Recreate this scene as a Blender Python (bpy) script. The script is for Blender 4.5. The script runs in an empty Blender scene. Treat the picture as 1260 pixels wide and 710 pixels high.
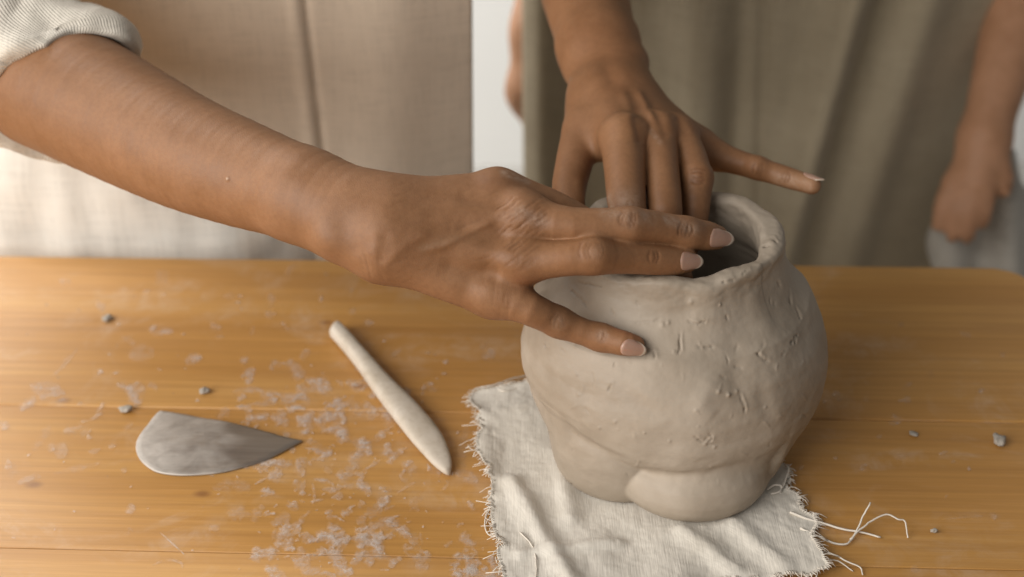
import bpy, bmesh, math, random
import numpy as np
from mathutils import Vector, Matrix
from mathutils.bvhtree import BVHTree

random.seed(7)
rng = np.random.default_rng(7)
scene = bpy.context.scene
col = scene.collection

# ------------------------------------------------------------------ camera
F = 1750.0                      # focal length in photo pixels (1260 wide) = 50 mm on 36 mm
PITCH = math.radians(30.0)
ROLL = 0.0127
CAM = np.array([0.0, 0.0, 0.47])
_f = np.array([0, math.cos(PITCH), -math.sin(PITCH)])
_u0 = np.array([0, math.sin(PITCH), math.cos(PITCH)])
_r0 = np.array([1.0, 0, 0])
RIGHT = _r0 * math.cos(ROLL) - _u0 * math.sin(ROLL)
UP = _u0 * math.cos(ROLL) + _r0 * math.sin(ROLL)
FWD = _f

import functools
@functools.lru_cache(None)
def P(px, py, d):
    """photo pixel + depth along the view axis -> world point"""
    return CAM + d * (FWD + (px - 630) / F * RIGHT - (py - 355) / F * UP)

def Pz(px, py, z=0.0):
    """photo pixel on the horizontal plane z"""
    v = FWD + (px - 630) / F * RIGHT - (py - 355) / F * UP
    return CAM + v * ((z - CAM[2]) / v[2])

def proj(p):
    q = p - CAM
    d = q @ FWD
    return 630 + F * (q @ RIGHT) / d, 355 - F * (q @ UP) / d, d

cam_data = bpy.data.cameras.new('camera')
cam = bpy.data.objects.new('camera', cam_data)
col.objects.link(cam)
cam.matrix_world = Matrix([[RIGHT[i], UP[i], -FWD[i], CAM[i]] for i in range(3)] + [[0, 0, 0, 1]])
cam_data.lens = 50
cam_data.sensor_width = 36
cam_data.clip_start = 0.02
cam_data.clip_end = 60
cam_data.dof.use_dof = True
cam_data.dof.focus_distance = 0.705
cam_data.dof.aperture_fstop = 5.2
scene.camera = cam

# ------------------------------------------------------------------ light
world = bpy.data.worlds.new('World')
scene.world = world
world.use_nodes = True
bg = world.node_tree.nodes['Background']
bg.inputs[0].default_value = (1.0, 0.97, 0.93, 1)
bg.inputs[1].default_value = 0.20

def area(name, loc, target, sx, sy, power, color):
    l = bpy.data.lights.new(name, 'AREA')
    l.shape = 'RECTANGLE'; l.size = sx; l.size_y = sy; l.energy = power; l.color = color
    o = bpy.data.objects.new(name, l); col.objects.link(o)
    o.location = loc
    o.rotation_euler = (Vector(target) - Vector(loc)).to_track_quat('-Z', 'Y').to_euler()
    return o
area('window_light', (-1.25, -0.25, 0.80), (0.0, 0.70, 0.05), 1.9, 1.3, 49, (1.0, 0.965, 0.92))
area('background_fill_light', (-1.3, 1.95, 1.3), (0.1, 2.6, 0.2), 0.9, 1.2, 60, (1.0, 0.98, 0.95))  # added fill lamp that brightens the wall behind the people

scene.view_settings.view_transform = 'Standard'
scene.view_settings.look = 'None'
scene.view_settings.exposure = 0.0
scene.view_settings.gamma = 1.0
scene.view_settings.use_curve_mapping = False

# ------------------------------------------------------------------ helpers
def tag(o, label=None, cat=None, group=None, kind=None):
    if label: o['label'] = label
    if cat: o['category'] = cat
    if group: o['group'] = group
    if kind: o['kind'] = kind
    return o

def empty(name, loc):
    o = bpy.data.objects.new(name, None); col.objects.link(o)
    o.location = loc; o.empty_display_size = 0.02
    return o

def obj(name, me, mat=None, parent=None, smooth=True):
    o = bpy.data.objects.new(name, me); col.objects.link(o)
    if mat is not None and not me.materials: me.materials.append(mat)
    if smooth and len(me.polygons):
        me.polygons.foreach_set('use_smooth', np.ones(len(me.polygons), dtype=bool))
    if parent is not None:
        o.parent = parent
        o.matrix_parent_inverse = Matrix.Translation(parent.location).inverted()
    return o

def mesh(name, verts, faces):
    me = bpy.data.meshes.new(name)
    verts = np.asarray(verts, dtype=np.float32)
    if isinstance(faces, np.ndarray):
        n, k = faces.shape
        me.vertices.add(len(verts)); me.vertices.foreach_set('co', verts.ravel())
        me.loops.add(n * k); me.loops.foreach_set('vertex_index', faces.astype(np.int32).ravel())
        me.polygons.add(n)
        me.polygons.foreach_set('loop_start', np.arange(0, n * k, k, dtype=np.int32))
        me.update(calc_edges=True)
        me.validate()
    else:
        me.from_pydata([tuple(v) for v in verts.tolist()], [], faces); me.update()
    return me

def grid_faces(nu, nv, wrap_u=False, off=0):
    iu = np.arange(nu if wrap_u else nu - 1); iv = np.arange(nv - 1)
    a, b = np.meshgrid(iu, iv, indexing='ij')
    a = a.ravel(); b = b.ravel(); a2 = (a + 1) % nu
    return np.stack([a * nv + b, a2 * nv + b, a2 * nv + b + 1, a * nv + b + 1], 1) + off

def hash3(i, seed):
    x = i[..., 0].astype(np.uint32) * np.uint32(374761393) + i[..., 1].astype(np.uint32) * np.uint32(668265263) \
        + i[..., 2].astype(np.uint32) * np.uint32(2246822519) + np.uint32((seed * 3266489917) & 0xffffffff)
    x = (x ^ (x >> np.uint32(13))) * np.uint32(1274126177)
    x = (x ^ (x >> np.uint32(16))) * np.uint32(2654435769)
    return ((x ^ (x >> np.uint32(15))) & np.uint32(0xffffff)).astype(np.float32) / float(0xffffff)

def vnoise(p, seed=0):
    p = np.asarray(p, dtype=np.float64)
    i = np.floor(p).astype(np.int64); f = (p - i); u = f * f * f * (f * (f * 6 - 15) + 10)
    i = i + 100000
    r = 0
    for dx in (0, 1):
        for dy in (0, 1):
            for dz in (0, 1):
                w = (u[..., 0] if dx else 1 - u[..., 0]) * (u[..., 1] if dy else 1 - u[..., 1]) * (u[..., 2] if dz else 1 - u[..., 2])
                r = r + w * hash3(i + np.array([dx, dy, dz]), seed)
    return r * 2 - 1

def fbm(p, seed=0, oct=3):
    r = 0; a = 1.0
    for k in range(oct):
        r = r + a * vnoise(np.asarray(p) * (2 ** k), seed + k * 11); a *= 0.5
    return r

def tube(points, radii, n=8, cap=True):
    """swept tube along a polyline, returns verts, quad faces"""
    pts = [Vector(p) for p in points]
    vs = []; fs = []
    up = Vector((0, 0, 1))
    for i, p in enumerate(pts):
        t = (pts[min(i + 1, len(pts) - 1)] - pts[max(i - 1, 0)]).normalized()
        s = t.cross(up)
        if s.length < 1e-4: s = Vector((1, 0, 0))
        s.normalize(); b = s.cross(t)
        r = radii[i] if hasattr(radii, '__len__') else radii
        for k in range(n):
            a = 2 * math.pi * k / n
            vs.append(p + s * (r * math.cos(a)) + b * (r * math.sin(a)))
    for i in range(len(pts) - 1):
        for k in range(n):
            k2 = (k + 1) % n
            fs.append((i * n + k, i * n + k2, (i + 1) * n + k2, (i + 1) * n + k))
    if cap:
        fs.append(tuple(range(n))[::-1]); fs.append(tuple((len(pts) - 1) * n + k for k in range(n)))
    return vs, fs

def smooth_line(pts, n):
    """Catmull-Rom through points"""
    pts = [np.asarray(p, float) for p in pts]
    q = [2 * pts[0] - pts[1]] + pts + [2 * pts[-1] - pts[-2]]
    out = []
    m = len(pts) - 1
    for k in range(n):
        t = k / (n - 1) * m; i = min(int(t), m - 1); f = t - i
        a, b, c, d = q[i], q[i + 1], q[i + 2], q[i + 3]
        out.append(0.5 * ((2 * b) + (c - a) * f + (2 * a - 5 * b + 4 * c - d) * f * f + (3 * b - a - 3 * c + d) * f ** 3))
    return np.array(out)

# ------------------------------------------------------------------ materials
class NT:
    def __init__(self, name):
        self.m = bpy.data.materials.new(name); self.m.use_nodes = True
        self.t = self.m.node_tree; self.n = self.t.nodes; self.l = self.t.links
        self.b = self.n['Principled BSDF']
    def node(self, typ, **kw):
        n = self.n.new(typ)
        for k, v in kw.items():
            if k.startswith('i_'):
                n.inputs[k[2:].replace('_', ' ')].default_value = v
            else: setattr(n, k, v)
        return n
    def link(self, a, b): self.l.new(a, b)
    def coord(self, kind='Object', scale=(1, 1, 1), rot=(0, 0, 0), loc=(0, 0, 0)):
        c = self.node('ShaderNodeTexCoord'); mp = self.node('ShaderNodeMapping')
        mp.inputs['Scale'].default_value = scale; mp.inputs['Rotation'].default_value = rot; mp.inputs['Location'].default_value = loc
        self.link(c.outputs[kind], mp.inputs[0]); return mp.outputs[0]
    def noise(self, vec, scale, detail=3, rough=0.5, dist=0.0):
        n = self.node('ShaderNodeTexNoise'); n.inputs['Scale'].default_value = scale
        n.inputs['Detail'].default_value = detail; n.inputs['Roughness'].default_value = rough
        n.inputs['Distortion'].default_value = dist
        if vec is not None: self.link(vec, n.inputs['Vector'])
        return n.outputs['Fac']
    def ramp(self, fac, stops):
        r = self.node('ShaderNodeValToRGB'); e = r.color_ramp.elements
        while len(e) < len(stops): e.new(0.5)
        for k, (p, c) in enumerate(stops):
            e[k].position = p; e[k].color = (c, c, c, 1) if isinstance(c, (int, float)) else (*c, 1)
        self.link(fac, r.inputs[0]); return r.outputs[0]
    def mix(self, fac, a, b, blend='MIX'):
        n = self.node('ShaderNodeMix', data_type='RGBA', blend_type=blend)
        for s, v in ((n.inputs[0], fac), (n.inputs[6], a), (n.inputs[7], b)):
            if hasattr(v, 'is_output') or isinstance(v, bpy.types.NodeSocket): self.link(v, s)
            elif isinstance(v, (int, float)): s.default_value = v if s == n.inputs[0] else (v, v, v, 1)
            else: s.default_value = (*v, 1)
        return n.outputs[2]
    def math(self, op, a, b=0.0, clamp=False):
        n = self.node('ShaderNodeMath', operation=op, use_clamp=clamp)
        for s, v in ((n.inputs[0], a), (n.inputs[1], b)):
            if isinstance(v, bpy.types.NodeSocket): self.link(v, s)
            else: s.default_value = v
        return n.outputs[0]
    def bump(self, h, strength, dist, prev=None):
        n = self.node('ShaderNodeBump'); n.inputs['Strength'].default_value = strength; n.inputs['Distance'].default_value = dist
        self.link(h, n.inputs['Height'])
        if prev is not None: self.link(prev, n.inputs['Normal'])
        return n.outputs[0]
    def set(self, **kw):
        for k, v in kw.items():
            s = self.b.inputs[k.replace('_', ' ')]
            if isinstance(v, bpy.types.NodeSocket): self.link(v, s)
            else: s.default_value = (*v, 1) if isinstance(v, tuple) and len(v) == 3 and s.type == 'RGBA' else v
        return self

def mat_wood():
    t = NT('wood')
    info = t.node('ShaderNodeObjectInfo')
    off = t.node('ShaderNodeCombineXYZ')
    t.link(t.math('MULTIPLY', info.outputs['Random'], 7.0), off.inputs[0]); t.link(t.math('MULTIPLY', info.outputs['Random'], 3.1), off.inputs[1])
    c = t.node('ShaderNodeTexCoord')
    add = t.node('ShaderNodeVectorMath', operation='ADD'); t.link(c.outputs['Object'], add.inputs[0]); t.link(off.outputs[0], add.inputs[1])
    def mp(s):
        m = t.node('ShaderNodeMapping'); m.inputs['Scale'].default_value = s; t.link(add.outputs[0], m.inputs[0]); return m.outputs[0]
    broad = t.noise(mp((1.6, 22, 1)), 1.0, 4, 0.55, 0.6)
    fine = t.noise(mp((7, 260, 1)), 1.0, 3, 0.6, 0.2)
    grain = t.noise(mp((22, 900, 1)), 1.0, 2, 0.6)
    patch = t.noise(mp((3, 5, 1)), 1.0, 3, 0.5, 0.4)
    base = t.ramp(broad, [(0.25, (0.375, 0.175, 0.038)), (0.47, (0.475, 0.238, 0.059)), (0.60, (0.525, 0.278, 0.077)), (0.78, (0.56, 0.315, 0.10))])
    base = t.mix(t.ramp(fine, [(0.35, 0.5), (0.62, 0.0)]), base, (0.33, 0.155, 0.036))
    base = t.mix(t.ramp(grain, [(0.55, 0.0), (0.75, 0.28)]), base, (0.60, 0.33, 0.14))
    # worn paler patches
    base = t.mix(t.ramp(patch, [(0.48, 0.0), (0.72, 0.35)]), base, (0.58, 0.33, 0.145))
    # small knots
    v = t.node('ShaderNodeTexVoronoi', voronoi_dimensions='2D'); v.inputs['Scale'].default_value = 1.0
    t.link(mp((5.5, 9.0, 1)), v.inputs['Vector'])
    base = t.mix(t.ramp(v.outputs['Distance'], [(0.010, 0.6), (0.034, 0.0)]), base, (0.16, 0.055, 0.018))
    # faint dried clay film wiped over the wood
    film = t.noise(mp((9, 14, 1)), 1.0, 5, 0.65, 1.2)
    film2 = t.noise(mp((60, 40, 1)), 1.0, 4, 0.7, 0.5)
    fm = t.math('MULTIPLY', t.ramp(film, [(0.50, 0.0), (0.68, 1.0)]), t.ramp(film2, [(0.40, 0.0), (0.75, 0.55)]))
    base = t.mix(fm, base, (0.60, 0.47, 0.36))
    h = t.math('ADD', t.math('MULTIPLY', fine, 0.6), t.math('MULTIPLY', grain, 0.5))
    nrm = t.bump(h, 0.22, 0.0006)
    t.set(Base_Color=base, Roughness=t.ramp(patch, [(0.3, 0.42), (0.7, 0.58)]), Normal=nrm)
    t.b.inputs['Specular IOR Level'].default_value = 0.5
    return t.m

def mat_clay():
    t = NT('wet_clay')
    c = t.coord('Object')
    a = t.noise(c, 18, 4, 0.55, 0.4); b = t.noise(c, 120, 4, 0.6); d = t.noise(c, 520, 3, 0.6)
    st = t.noise(t.coord('Object', (30, 30, 190)), 1.0, 4, 0.6, 0.8)
    base = t.ramp(a, [(0.3, (0.275, 0.222, 0.166)), (0.5, (0.335, 0.276, 0.213)), (0.72, (0.40, 0.338, 0.270))])
    base = t.mix(t.ramp(b, [(0.5, 0.0), (0.8, 0.25)]), base, (0.43, 0.365, 0.295))
    at = t.node('ShaderNodeAttribute', attribute_name='tone')
    base = t.mix(1.0, base, at.outputs['Color'], 'MULTIPLY')
    n1 = t.bump(a, 0.16, 0.004)
    n2 = t.bump(st, 0.16, 0.0012, n1)
    n3 = t.bump(b, 0.12, 0.0012, n2)
    n4 = t.bump(d, 0.16, 0.0004, n3)
    t.set(Base_Color=base, Roughness=t.ramp(a, [(0.3, 0.46), (0.7, 0.66)]), Normal=n4)
    t.b.inputs['Specular IOR Level'].default_value = 0.32
    return t.m

def mat_skin(name='skin', mul=(1, 1, 1)):
    t = NT(name)
    c = t.coord('Object')
    at = t.node('ShaderNodeAttribute', attribute_name='tone')
    blot = t.noise(c, 55, 4, 0.6); fine = t.noise(c, 420, 3, 0.6)
    base = t.mix(t.ramp(blot, [(0.3, 0.0), (0.7, 1.0)]), (0.215 * mul[0], 0.101 * mul[1], 0.044 * mul[2]), (0.268 * mul[0], 0.132 * mul[1], 0.062 * mul[2]))
    base = t.mix(t.ramp(fine, [(0.35, 0.18), (0.6, 0.0)]), base, (0.135 * mul[0], 0.056 * mul[1], 0.026 * mul[2]))
    base = t.mix(1.0, base, at.outputs['Color'], 'MULTIPLY')
    # clay dust caught on the skin
    du = t.node('ShaderNodeAttribute', attribute_name='dust')
    dn = t.noise(c, 260, 5, 0.7)
    base = t.mix(t.math('MULTIPLY', du.outputs['Fac'], t.ramp(dn, [(0.35, 0.1), (0.62, 1.0)])), base, (0.50, 0.40, 0.32))
    v = t.node('ShaderNodeTexVoronoi', feature='DISTANCE_TO_EDGE'); v.inputs['Scale'].default_value = 950
    t.link(c, v.inputs['Vector'])
    pores = t.noise(c, 1300, 3, 0.6)
    n1 = t.bump(t.ramp(v.outputs['Distance'], [(0.0, 0.0), (0.25, 1.0)]), 0.16, 0.00025)
    n2 = t.bump(pores, 0.22, 0.00022, n1)
    n3 = t.bump(t.noise(c, 240, 3, 0.55), 0.05, 0.0005, n2)
    t.set(Base_Color=base, Roughness=t.ramp(blot, [(0.3, 0.47), (0.7, 0.60)]), Normal=n3)
    t.b.inputs['Subsurface Weight'].default_value = 0.09
    t.b.inputs['Subsurface Radius'].default_value = (1.0, 0.42, 0.22)
    t.b.inputs['Subsurface Scale'].default_value = 0.0045
    t.b.inputs['Specular IOR Level'].default_value = 0.34
    return t.m

def mat_fabric(name, c0, c1, weave=900, bump=0.35, rough=0.9, stains=None, rib=None, weave_amt=1.0):
    t = NT(name)
    c = t.coord('Object')
    big = t.noise(c, 9, 4, 0.6, 0.3)
    base = t.mix(t.ramp(big, [(0.3, 0.0), (0.7, 1.0)]), c0, c1)
    wx = t.noise(t.coord('Object', (weave, weave * 0.06, weave * 0.06)), 1.0, 2, 0.5)
    wz = t.noise(t.coord('Object', (weave * 0.06, weave * 0.06, weave)), 1.0, 2, 0.5)
    w = t.math('ADD', wx, wz)
    base = t.mix(t.ramp(w, [(0.80, 0.30 * weave_amt), (1.12, 0.0)]), base, tuple(x * 0.66 for x in c0))
    if stains:
        s = t.noise(c, stains[0], 4, 0.55, 0.3)
        base = t.mix(t.ramp(s, [(stains[1], 0.0), (stains[1] + 0.12, stains[2])]), base, stains[3])
    n = t.bump(w, bump, 0.0006)
    if rib is not None:
        wv = t.node('ShaderNodeTexWave', wave_type='BANDS', bands_direction='X')
        wv.inputs['Scale'].default_value = 1.0; wv.inputs['Distortion'].default_value = 0.6; wv.inputs['Detail'].default_value = 1.0
        uv = t.node('ShaderNodeAttribute', attribute_name='rib')
        mp = t.node('ShaderNodeMapping'); mp.inputs['Scale'].default_value = (rib, 1, 1)
        t.link(uv.outputs['Vector'], mp.inputs[0]); t.link(mp.outputs[0], wv.inputs['Vector'])
        n = t.bump(wv.outputs['Fac'], 0.55, 0.0006, n)
        base = t.mix(t.ramp(wv.outputs['Fac'], [(0.1, 0.30), (0.6, 0.0)]), base, tuple(x * 0.6 for x in c0))
    t.set(Base_Color=base, Roughness=rough, Normal=n)
    t.b.inputs['Specular IOR Level'].default_value = 0.15
    t.b.inputs['Sheen Weight'].default_value = 0.15
    return t.m

def mat_plain(name, c, rough=0.6, var=0.15, scale=40, metallic=0.0, bump=0.0):
    t = NT(name)
    v = t.coord('Object'); n = t.noise(v, scale, 4, 0.6)
    base = t.mix(t.ramp(n, [(0.3, 0.0), (0.7, 1.0)]), tuple(x * (1 - var) for x in c), tuple(min(1, x * (1 + var)) for x in c))
    t.set(Base_Color=base, Roughness=rough, Metallic=metallic)
    if bump: t.set(Normal=t.bump(t.noise(v, scale * 4, 4, 0.6), bump, 0.001))
    return t.m

M_wood = mat_wood()
M_clay = mat_clay()
M_skin = mat_skin()
M_skinB = mat_skin('skin_pale', (1.75, 1.9, 2.3))
#@@STRUCT
# ------------------------------------------------------------------ setting: floor and wall behind
def sheet(name, pts, mat, kind='structure'):
    me = mesh(name, pts, [(0, 1, 2, 3)])
    return tag(obj(name, me, mat, smooth=False), kind=kind)
M_wall = mat_plain('wall_paint', (0.80, 0.80, 0.78), 0.8, 0.02, 3)
M_floor = mat_plain('floor_concrete', (0.42, 0.40, 0.37), 0.7, 0.12, 6, bump=0.2)
w_ = sheet('wall', [(-2.6, 2.6, -0.75), (2.8, 2.6, -0.75), (2.8, 2.6, 1.9), (-2.6, 2.6, 1.9)], M_wall)
f_ = sheet('floor', [(-2.6, -1.2, -0.75), (2.8, -1.2, -0.75), (2.8, 2.6, -0.75), (-2.6, 2.6, -0.75)], M_floor)
w_['label'] = 'bright white wall far behind the two people'
f_['label'] = 'grey floor under the table'

# ------------------------------------------------------------------ table
TA = -0.0524                                  # the boards run a little towards the camera on the right
tx = np.array([math.cos(TA), math.sin(TA), 0]); ty = np.array([-math.sin(TA), math.cos(TA), 0])
far = Pz(975, 327)                            # a point on the far edge
corner_x = float((Pz(1262, 334) - far) @ tx)
table = empty('table', tuple(far + np.array([0, 0, -0.75])))
tag(table, 'orange-brown wooden work table smeared with dried clay', 'table')
jA = float((Pz(1100, 517) - far) @ ty)        # board joints, distance from the far edge (negative)
jB = float((Pz(300, 680) - far) @ ty)
w_board = abs(jB - jA)
edges = [0.0, jA / 2, jA, jB, jB - w_board, jB - 2 * w_board]
edges = [0.0, jA, jB, jB - w_board * 1.1, jB - 2.2 * w_board]
X0T, X1T = -1.15, corner_x
TH = 0.028
def plank(y0, y1, far_corner):
    bm = bmesh.new()
    r = 0.02
    pl = [(X0T, y1), (X1T, y1)]
    if far_corner:
        for k in range(7):
            a = k / 6 * math.pi / 2
            pl.append((X1T - r + r * math.cos(a), y0 - r + r * math.sin(a)))
    else: pl.append((X1T, y0))
    pl.append((X0T, y0))
    vb = [bm.verts.new((x, y, -TH)) for x, y in pl]; vt = [bm.verts.new((x, y, 0)) for x, y in pl]
    bm.faces.new(vt); bm.faces.new(vb[::-1])
    n = len(pl)
    for i in range(n): bm.faces.new((vb[i], vb[(i + 1) % n], vt[(i + 1) % n], vt[i]))
    top = [e for e in bm.edges if all(abs(v.co.z) < 1e-6 for v in e.verts)]
    bmesh.ops.bevel(bm, geom=top, offset=0.0009 if not far_corner else 0.0022, segments=3, profile=0.6, affect='EDGES')
    me = bpy.data.meshes.new('plank'); bm.to_mesh(me); bm.free()
    return me
for i in range(len(edges) - 1):
    g = 0.00035
    me = plank(edges[i] - (g if i else 0), edges[i + 1] + g, i == 0)
    o = bpy.data.objects.new('plank', me); col.objects.link(o); me.materials.append(M_wood)
    o.parent = table
    o.location = (0, 0, 0.75 + (0 if i != 1 else -0.0003)); o.rotation_euler = (0, 0, TA)
def table_box(name, x0, x1, y0, y1, z0, z1):
    v = [(x, y, z) for x in (x0, x1) for y in (y0, y1) for z in (z0, z1)]
    me = mesh(name, v, [(0, 1, 3, 2), (4, 6, 7, 5), (0, 4, 5, 1), (2, 3, 7, 6), (0, 2, 6, 4), (1, 5, 7, 3)])
    me.materials.append(M_wood)
    o = bpy.data.objects.new(name, me); col.objects.link(o); o.parent = table; o.location = (0, 0, 0.75); o.rotation_euler = (0, 0, TA)
table_box('apron_rail', X0T + 0.08, X1T - 0.06, -0.075, -0.05, -0.11, -TH - 0.0005)
for x in (X0T + 0.04, X1T - 0.10):
    for y in (-0.11, edges[-1] + 0.05):
        table_box('leg', x, x + 0.06, y, y + 0.06, -0.75, -TH - 0.001)

# ------------------------------------------------------------------ frayed canvas under the pot
M_canvas = mat_fabric('canvas', (0.60, 0.555, 0.48), (0.70, 0.655, 0.58), 1300, 0.4, 0.95, (26, 0.58, 0.35, (0.50, 0.45, 0.37)), weave_amt=.5)
M_thread = mat_plain('thread', (0.66, 0.60, 0.52), 0.9, 0.12, 200)
A, B, C, D = Pz(583, 482), Pz(905, 452), Pz(1022, 700), Pz(622, 760)
NU, NV = 260, 260
uu, vv = np.meshgrid(np.linspace(0, 1, NU), np.linspace(0, 1, NV), indexing='ij')
def canvas_xy(u, v):
    u = u[..., None]; v = v[..., None]
    return (A * (1 - u) + B * u) * (1 - v) + (D * (1 - u) + C * u) * v
cp = canvas_xy(uu, vv)
edge_w = np.minimum(np.minimum(uu, 1 - uu), np.minimum(vv, 1 - vv))
# ragged outline
jit = np.stack([fbm(np.stack([cp[..., 0] * 60, cp[..., 1] * 60, cp[..., 2] * 0 + s], -1), 5 + s, 4) for s in (0, 1)], -1)
cp[..., :2] += jit * 0.0042 * np.clip(1 - edge_w * 14, 0, 1)[..., None]
q = np.stack([cp[..., 0], cp[..., 1], cp[..., 0] * 0], -1)
pot_c = np.array([0.087, 0.645])
z = 0.0026 + 0.0024 * fbm(q * np.array([26, 19, 1]), 21, 2) + 0.0007 * np.abs(vnoise(q * np.array([70, 52, 1]), 4)) + 0.00018 * fbm(q * 240, 9, 2)
# long soft folds
for (x0, y0, x1, y1, a, w) in [(630, 600, 700, 720, .004, .006), (690, 560, 700, 640, .0035, .007), (840, 660, 900, 705, .003, .006), (900, 650, 960, 700, .0025, .006), (640, 690, 760, 672, .002, .004), (600, 520, 690, 500, .002, .008)]:
    a0, a1 = Pz(x0, y0)[:2], Pz(x1, y1)[:2]
    d = a1 - a0; t_ = np.clip(((q[..., :2] - a0) @ d) / (d @ d), 0, 1)
    dist = np.linalg.norm(q[..., :2] - (a0 + t_[..., None] * d), axis=-1)
    z += a * np.exp(-(dist / w) ** 2)
edge_lift = np.clip(1 - edge_w * 22, 0, 1)
z += 0.0022 * edge_lift * (0.5 + 0.5 * vnoise(q * 85, 33))
under = np.clip((np.linalg.norm(q[..., :2] - pot_c, axis=-1) - 0.052) / 0.03, 0, 1)
z = 0.0006 + np.maximum(z, 0.0) * (0.12 + 0.88 * under)
cp[..., 2] = z
top = cp.reshape(-1, 3); bot = top.copy(); bot[:, 2] = np.maximum(bot[:, 2] - 0.0011, 0.0003)
ft = grid_faces(NU, NV)
per = [i * NV for i in range(NU)] + [(NU - 1) * NV + j for j in range(1, NV)] + [i * NV + NV - 1 for i in range(NU - 2, -1, -1)] + [j for j in range(NV - 2, 0, -1)]
n0 = NU * NV
per = np.array(per); per2 = np.roll(per, -1)
side = np.stack([per, per2, per2 + n0, per + n0], 1)
canvas = empty('canvas_cloth', tuple((A + C) / 2 * np.array([1, 1, 0])))
tag(canvas, 'frayed off-white canvas scrap lying under the clay vessel', 'cloth')
obj('fabric', mesh('fabric', np.vstack([top, bot]), np.vstack([ft[:, ::-1], ft + n0, side])), M_canvas, canvas)
# fringe: short yarn ends all along the torn edges
fv = []; ff = []
def add_thread(pts, r, n=5):
    v, f = tube(pts, r, n)
    o_ = len(fv); fv.extend(v); ff.extend([tuple(i + o_ for i in g) for g in f])
for k in range(0, len(per)):
    if random.random() < 0.25: continue
    i = per[k]; p = top[i]
    u_, v_ = divmod(i, NV)
    cen = top.mean(0)
    nrm = top[per[(k + 3) % len(per)]] - top[per[k - 3]]
    out = np.array([nrm[1], -nrm[0], 0]); out /= (np.linalg.norm(out) + 1e-9)
    if out @ (p - cen) < 0: out = -out
    L = random.uniform(0.0008, 0.0030) * (1.7 if random.random() < 0.08 else 1)
    s1 = np.array([random.gauss(0, .5), random.gauss(0, .5), 0]); s2 = np.array([random.gauss(0, 1.5), random.gauss(0, 1.5), 0])
    pts = [p - out * 0.0015 + [0, 0, .0002], p + (out + s1 * .4) * L * .5 + [0, 0, random.uniform(0, .0008)], p + (out + s2 * .6) * L]
    pts[2][2] = max(0.0005, pts[2][2] - random.uniform(0, .002))
    add_thread(smooth_line(pts, 4), random.uniform(.00014, .00030), 4)
tag(obj('fringe', mesh('fringe', fv, ff), M_thread, canvas), kind='stuff')
def loose(pxs, zs, r):
    r = r * 0.72
    pts = [Pz(x, y, 0) for x, y in pxs]
    pts = [CAM + (p - CAM) * ((CAM[2] - zz) / CAM[2]) for p, zz in zip(pts, zs)]
    line = smooth_line(pts, 6 * len(pts))
    line += np.stack([fbm(line * 300, 3, 2), fbm(line * 300, 8, 2), line[:, 0] * 0], -1) * 0.00025
    v, f = tube(line, [r * (1 - 0.35 * k / len(line)) for k in range(len(line))], 6)
    obj('loose_thread', mesh('loose_thread', v, f), M_thread, canvas)
loose([(972, 630), (990, 637), (1010, 643), (1036, 651), (1056, 654), (1084, 661)], [.003, .0022, .0014, .0012, .0012, .0008], .0010)
loose([(985, 650), (1005, 659), (1025, 668), (1042, 669), (1052, 657), (1060, 640), (1071, 618)], [.003, .002, .001, .001, .0014, .005, .011], .0009)
loose([(1046, 664), (1060, 650), (1078, 638), (1092, 633), (1105, 639), (1114, 642), (1117, 662)], [.001, .003, .005, .006, .005, .004, .0008], .00075)
loose([(1000, 680), (1020, 680), (1040, 690), (1058, 698), (1062, 707)], [.003, .003, .003, .0015, .0008], .0007)
loose([(1012, 690), (1030, 690), (1050, 703)], [.003, .002, .0008], .0006)
loose([(650, 462), (630, 466), (606, 474), (586, 478), (580, 486)], [.002, .004, .005, .004, .002], .0007)
loose([(648, 470), (636, 478), (620, 481), (612, 478)], [.003, .004, .005, .003], .0008)
loose([(604, 622), (597, 640), (599, 655), (608, 660), (610, 645)], [.001, .001, .001, .001, .003], .0006)
loose([(640, 655), (655, 672), (660, 695), (658, 720)], [.005, .005, .005, .005], .0006)
loose([(948, 608), (960, 604), (967, 590), (970, 576), (964, 570)], [.003, .004, .005, .007, .006], .0008)
loose([(944, 602), (953, 597), (962, 599), (958, 612)], [.004, .006, .005, .001], .0010)
#@@POT
# ------------------------------------------------------------------ clay vessel shaped like hips
PX, PY = 0.0865, 0.645
NT_, = (720,)
th = np.linspace(0, 2 * math.pi, NT_, endpoint=False)
zb = np.array([-.01, 0.0, .006, .012, .020, .027, .035, .045, .06, .075, .09, .10, .11, .12, .135])
rb = np.array([.020, .030, .040, .050, .063, .073, .0790, .0812, .0808, .0770, .0690, .0630, .0580, .0540, .0530])
def smax(a, b, k):
    h = np.maximum(k - np.abs(a - b), 0) / k
    return np.maximum(a, b) + h * h * k / 4
def catmull(xs, ys, x):
    return np.interp(x, xs, ys)
zf = np.linspace(-.01, .135, 600); rf = np.interp(zf, zb, rb)
ker = np.hanning(41); ker /= ker.sum()
rf = np.convolve(np.pad(rf, 20, mode='edge'), ker, mode='valid')
def r_circle(th, cx, cy, R):
    b = np.cos(th) * cx + np.sin(th) * cy
    disc = R * R - (cx * cx + cy * cy) + b * b
    return np.where(disc > 0, b + np.sqrt(np.maximum(disc, 0)), 0.0)
def soft_curve(zs_, rs_, n=31):
    zz_ = np.linspace(-.02, .09, 500); r_ = np.interp(zz_, zs_, rs_)
    k_ = np.hanning(n); k_ /= k_.sum()
    return zz_, np.convolve(np.pad(r_, n // 2, mode='edge'), k_, mode='valid')
LOWR = soft_curve([-.01, 0, .004, .010, .02, .03, .04, .05, .06], [.032, .0405, .0465, .0560, .0672, .0742, .0770, .078, .05])
LEGR = soft_curve([-.006, 0, .003, .008, .014, .021, .029, .038, .05], [.026, .0350, .0395, .0425, .0433, .0410, .0350, .024, .01])
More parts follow.
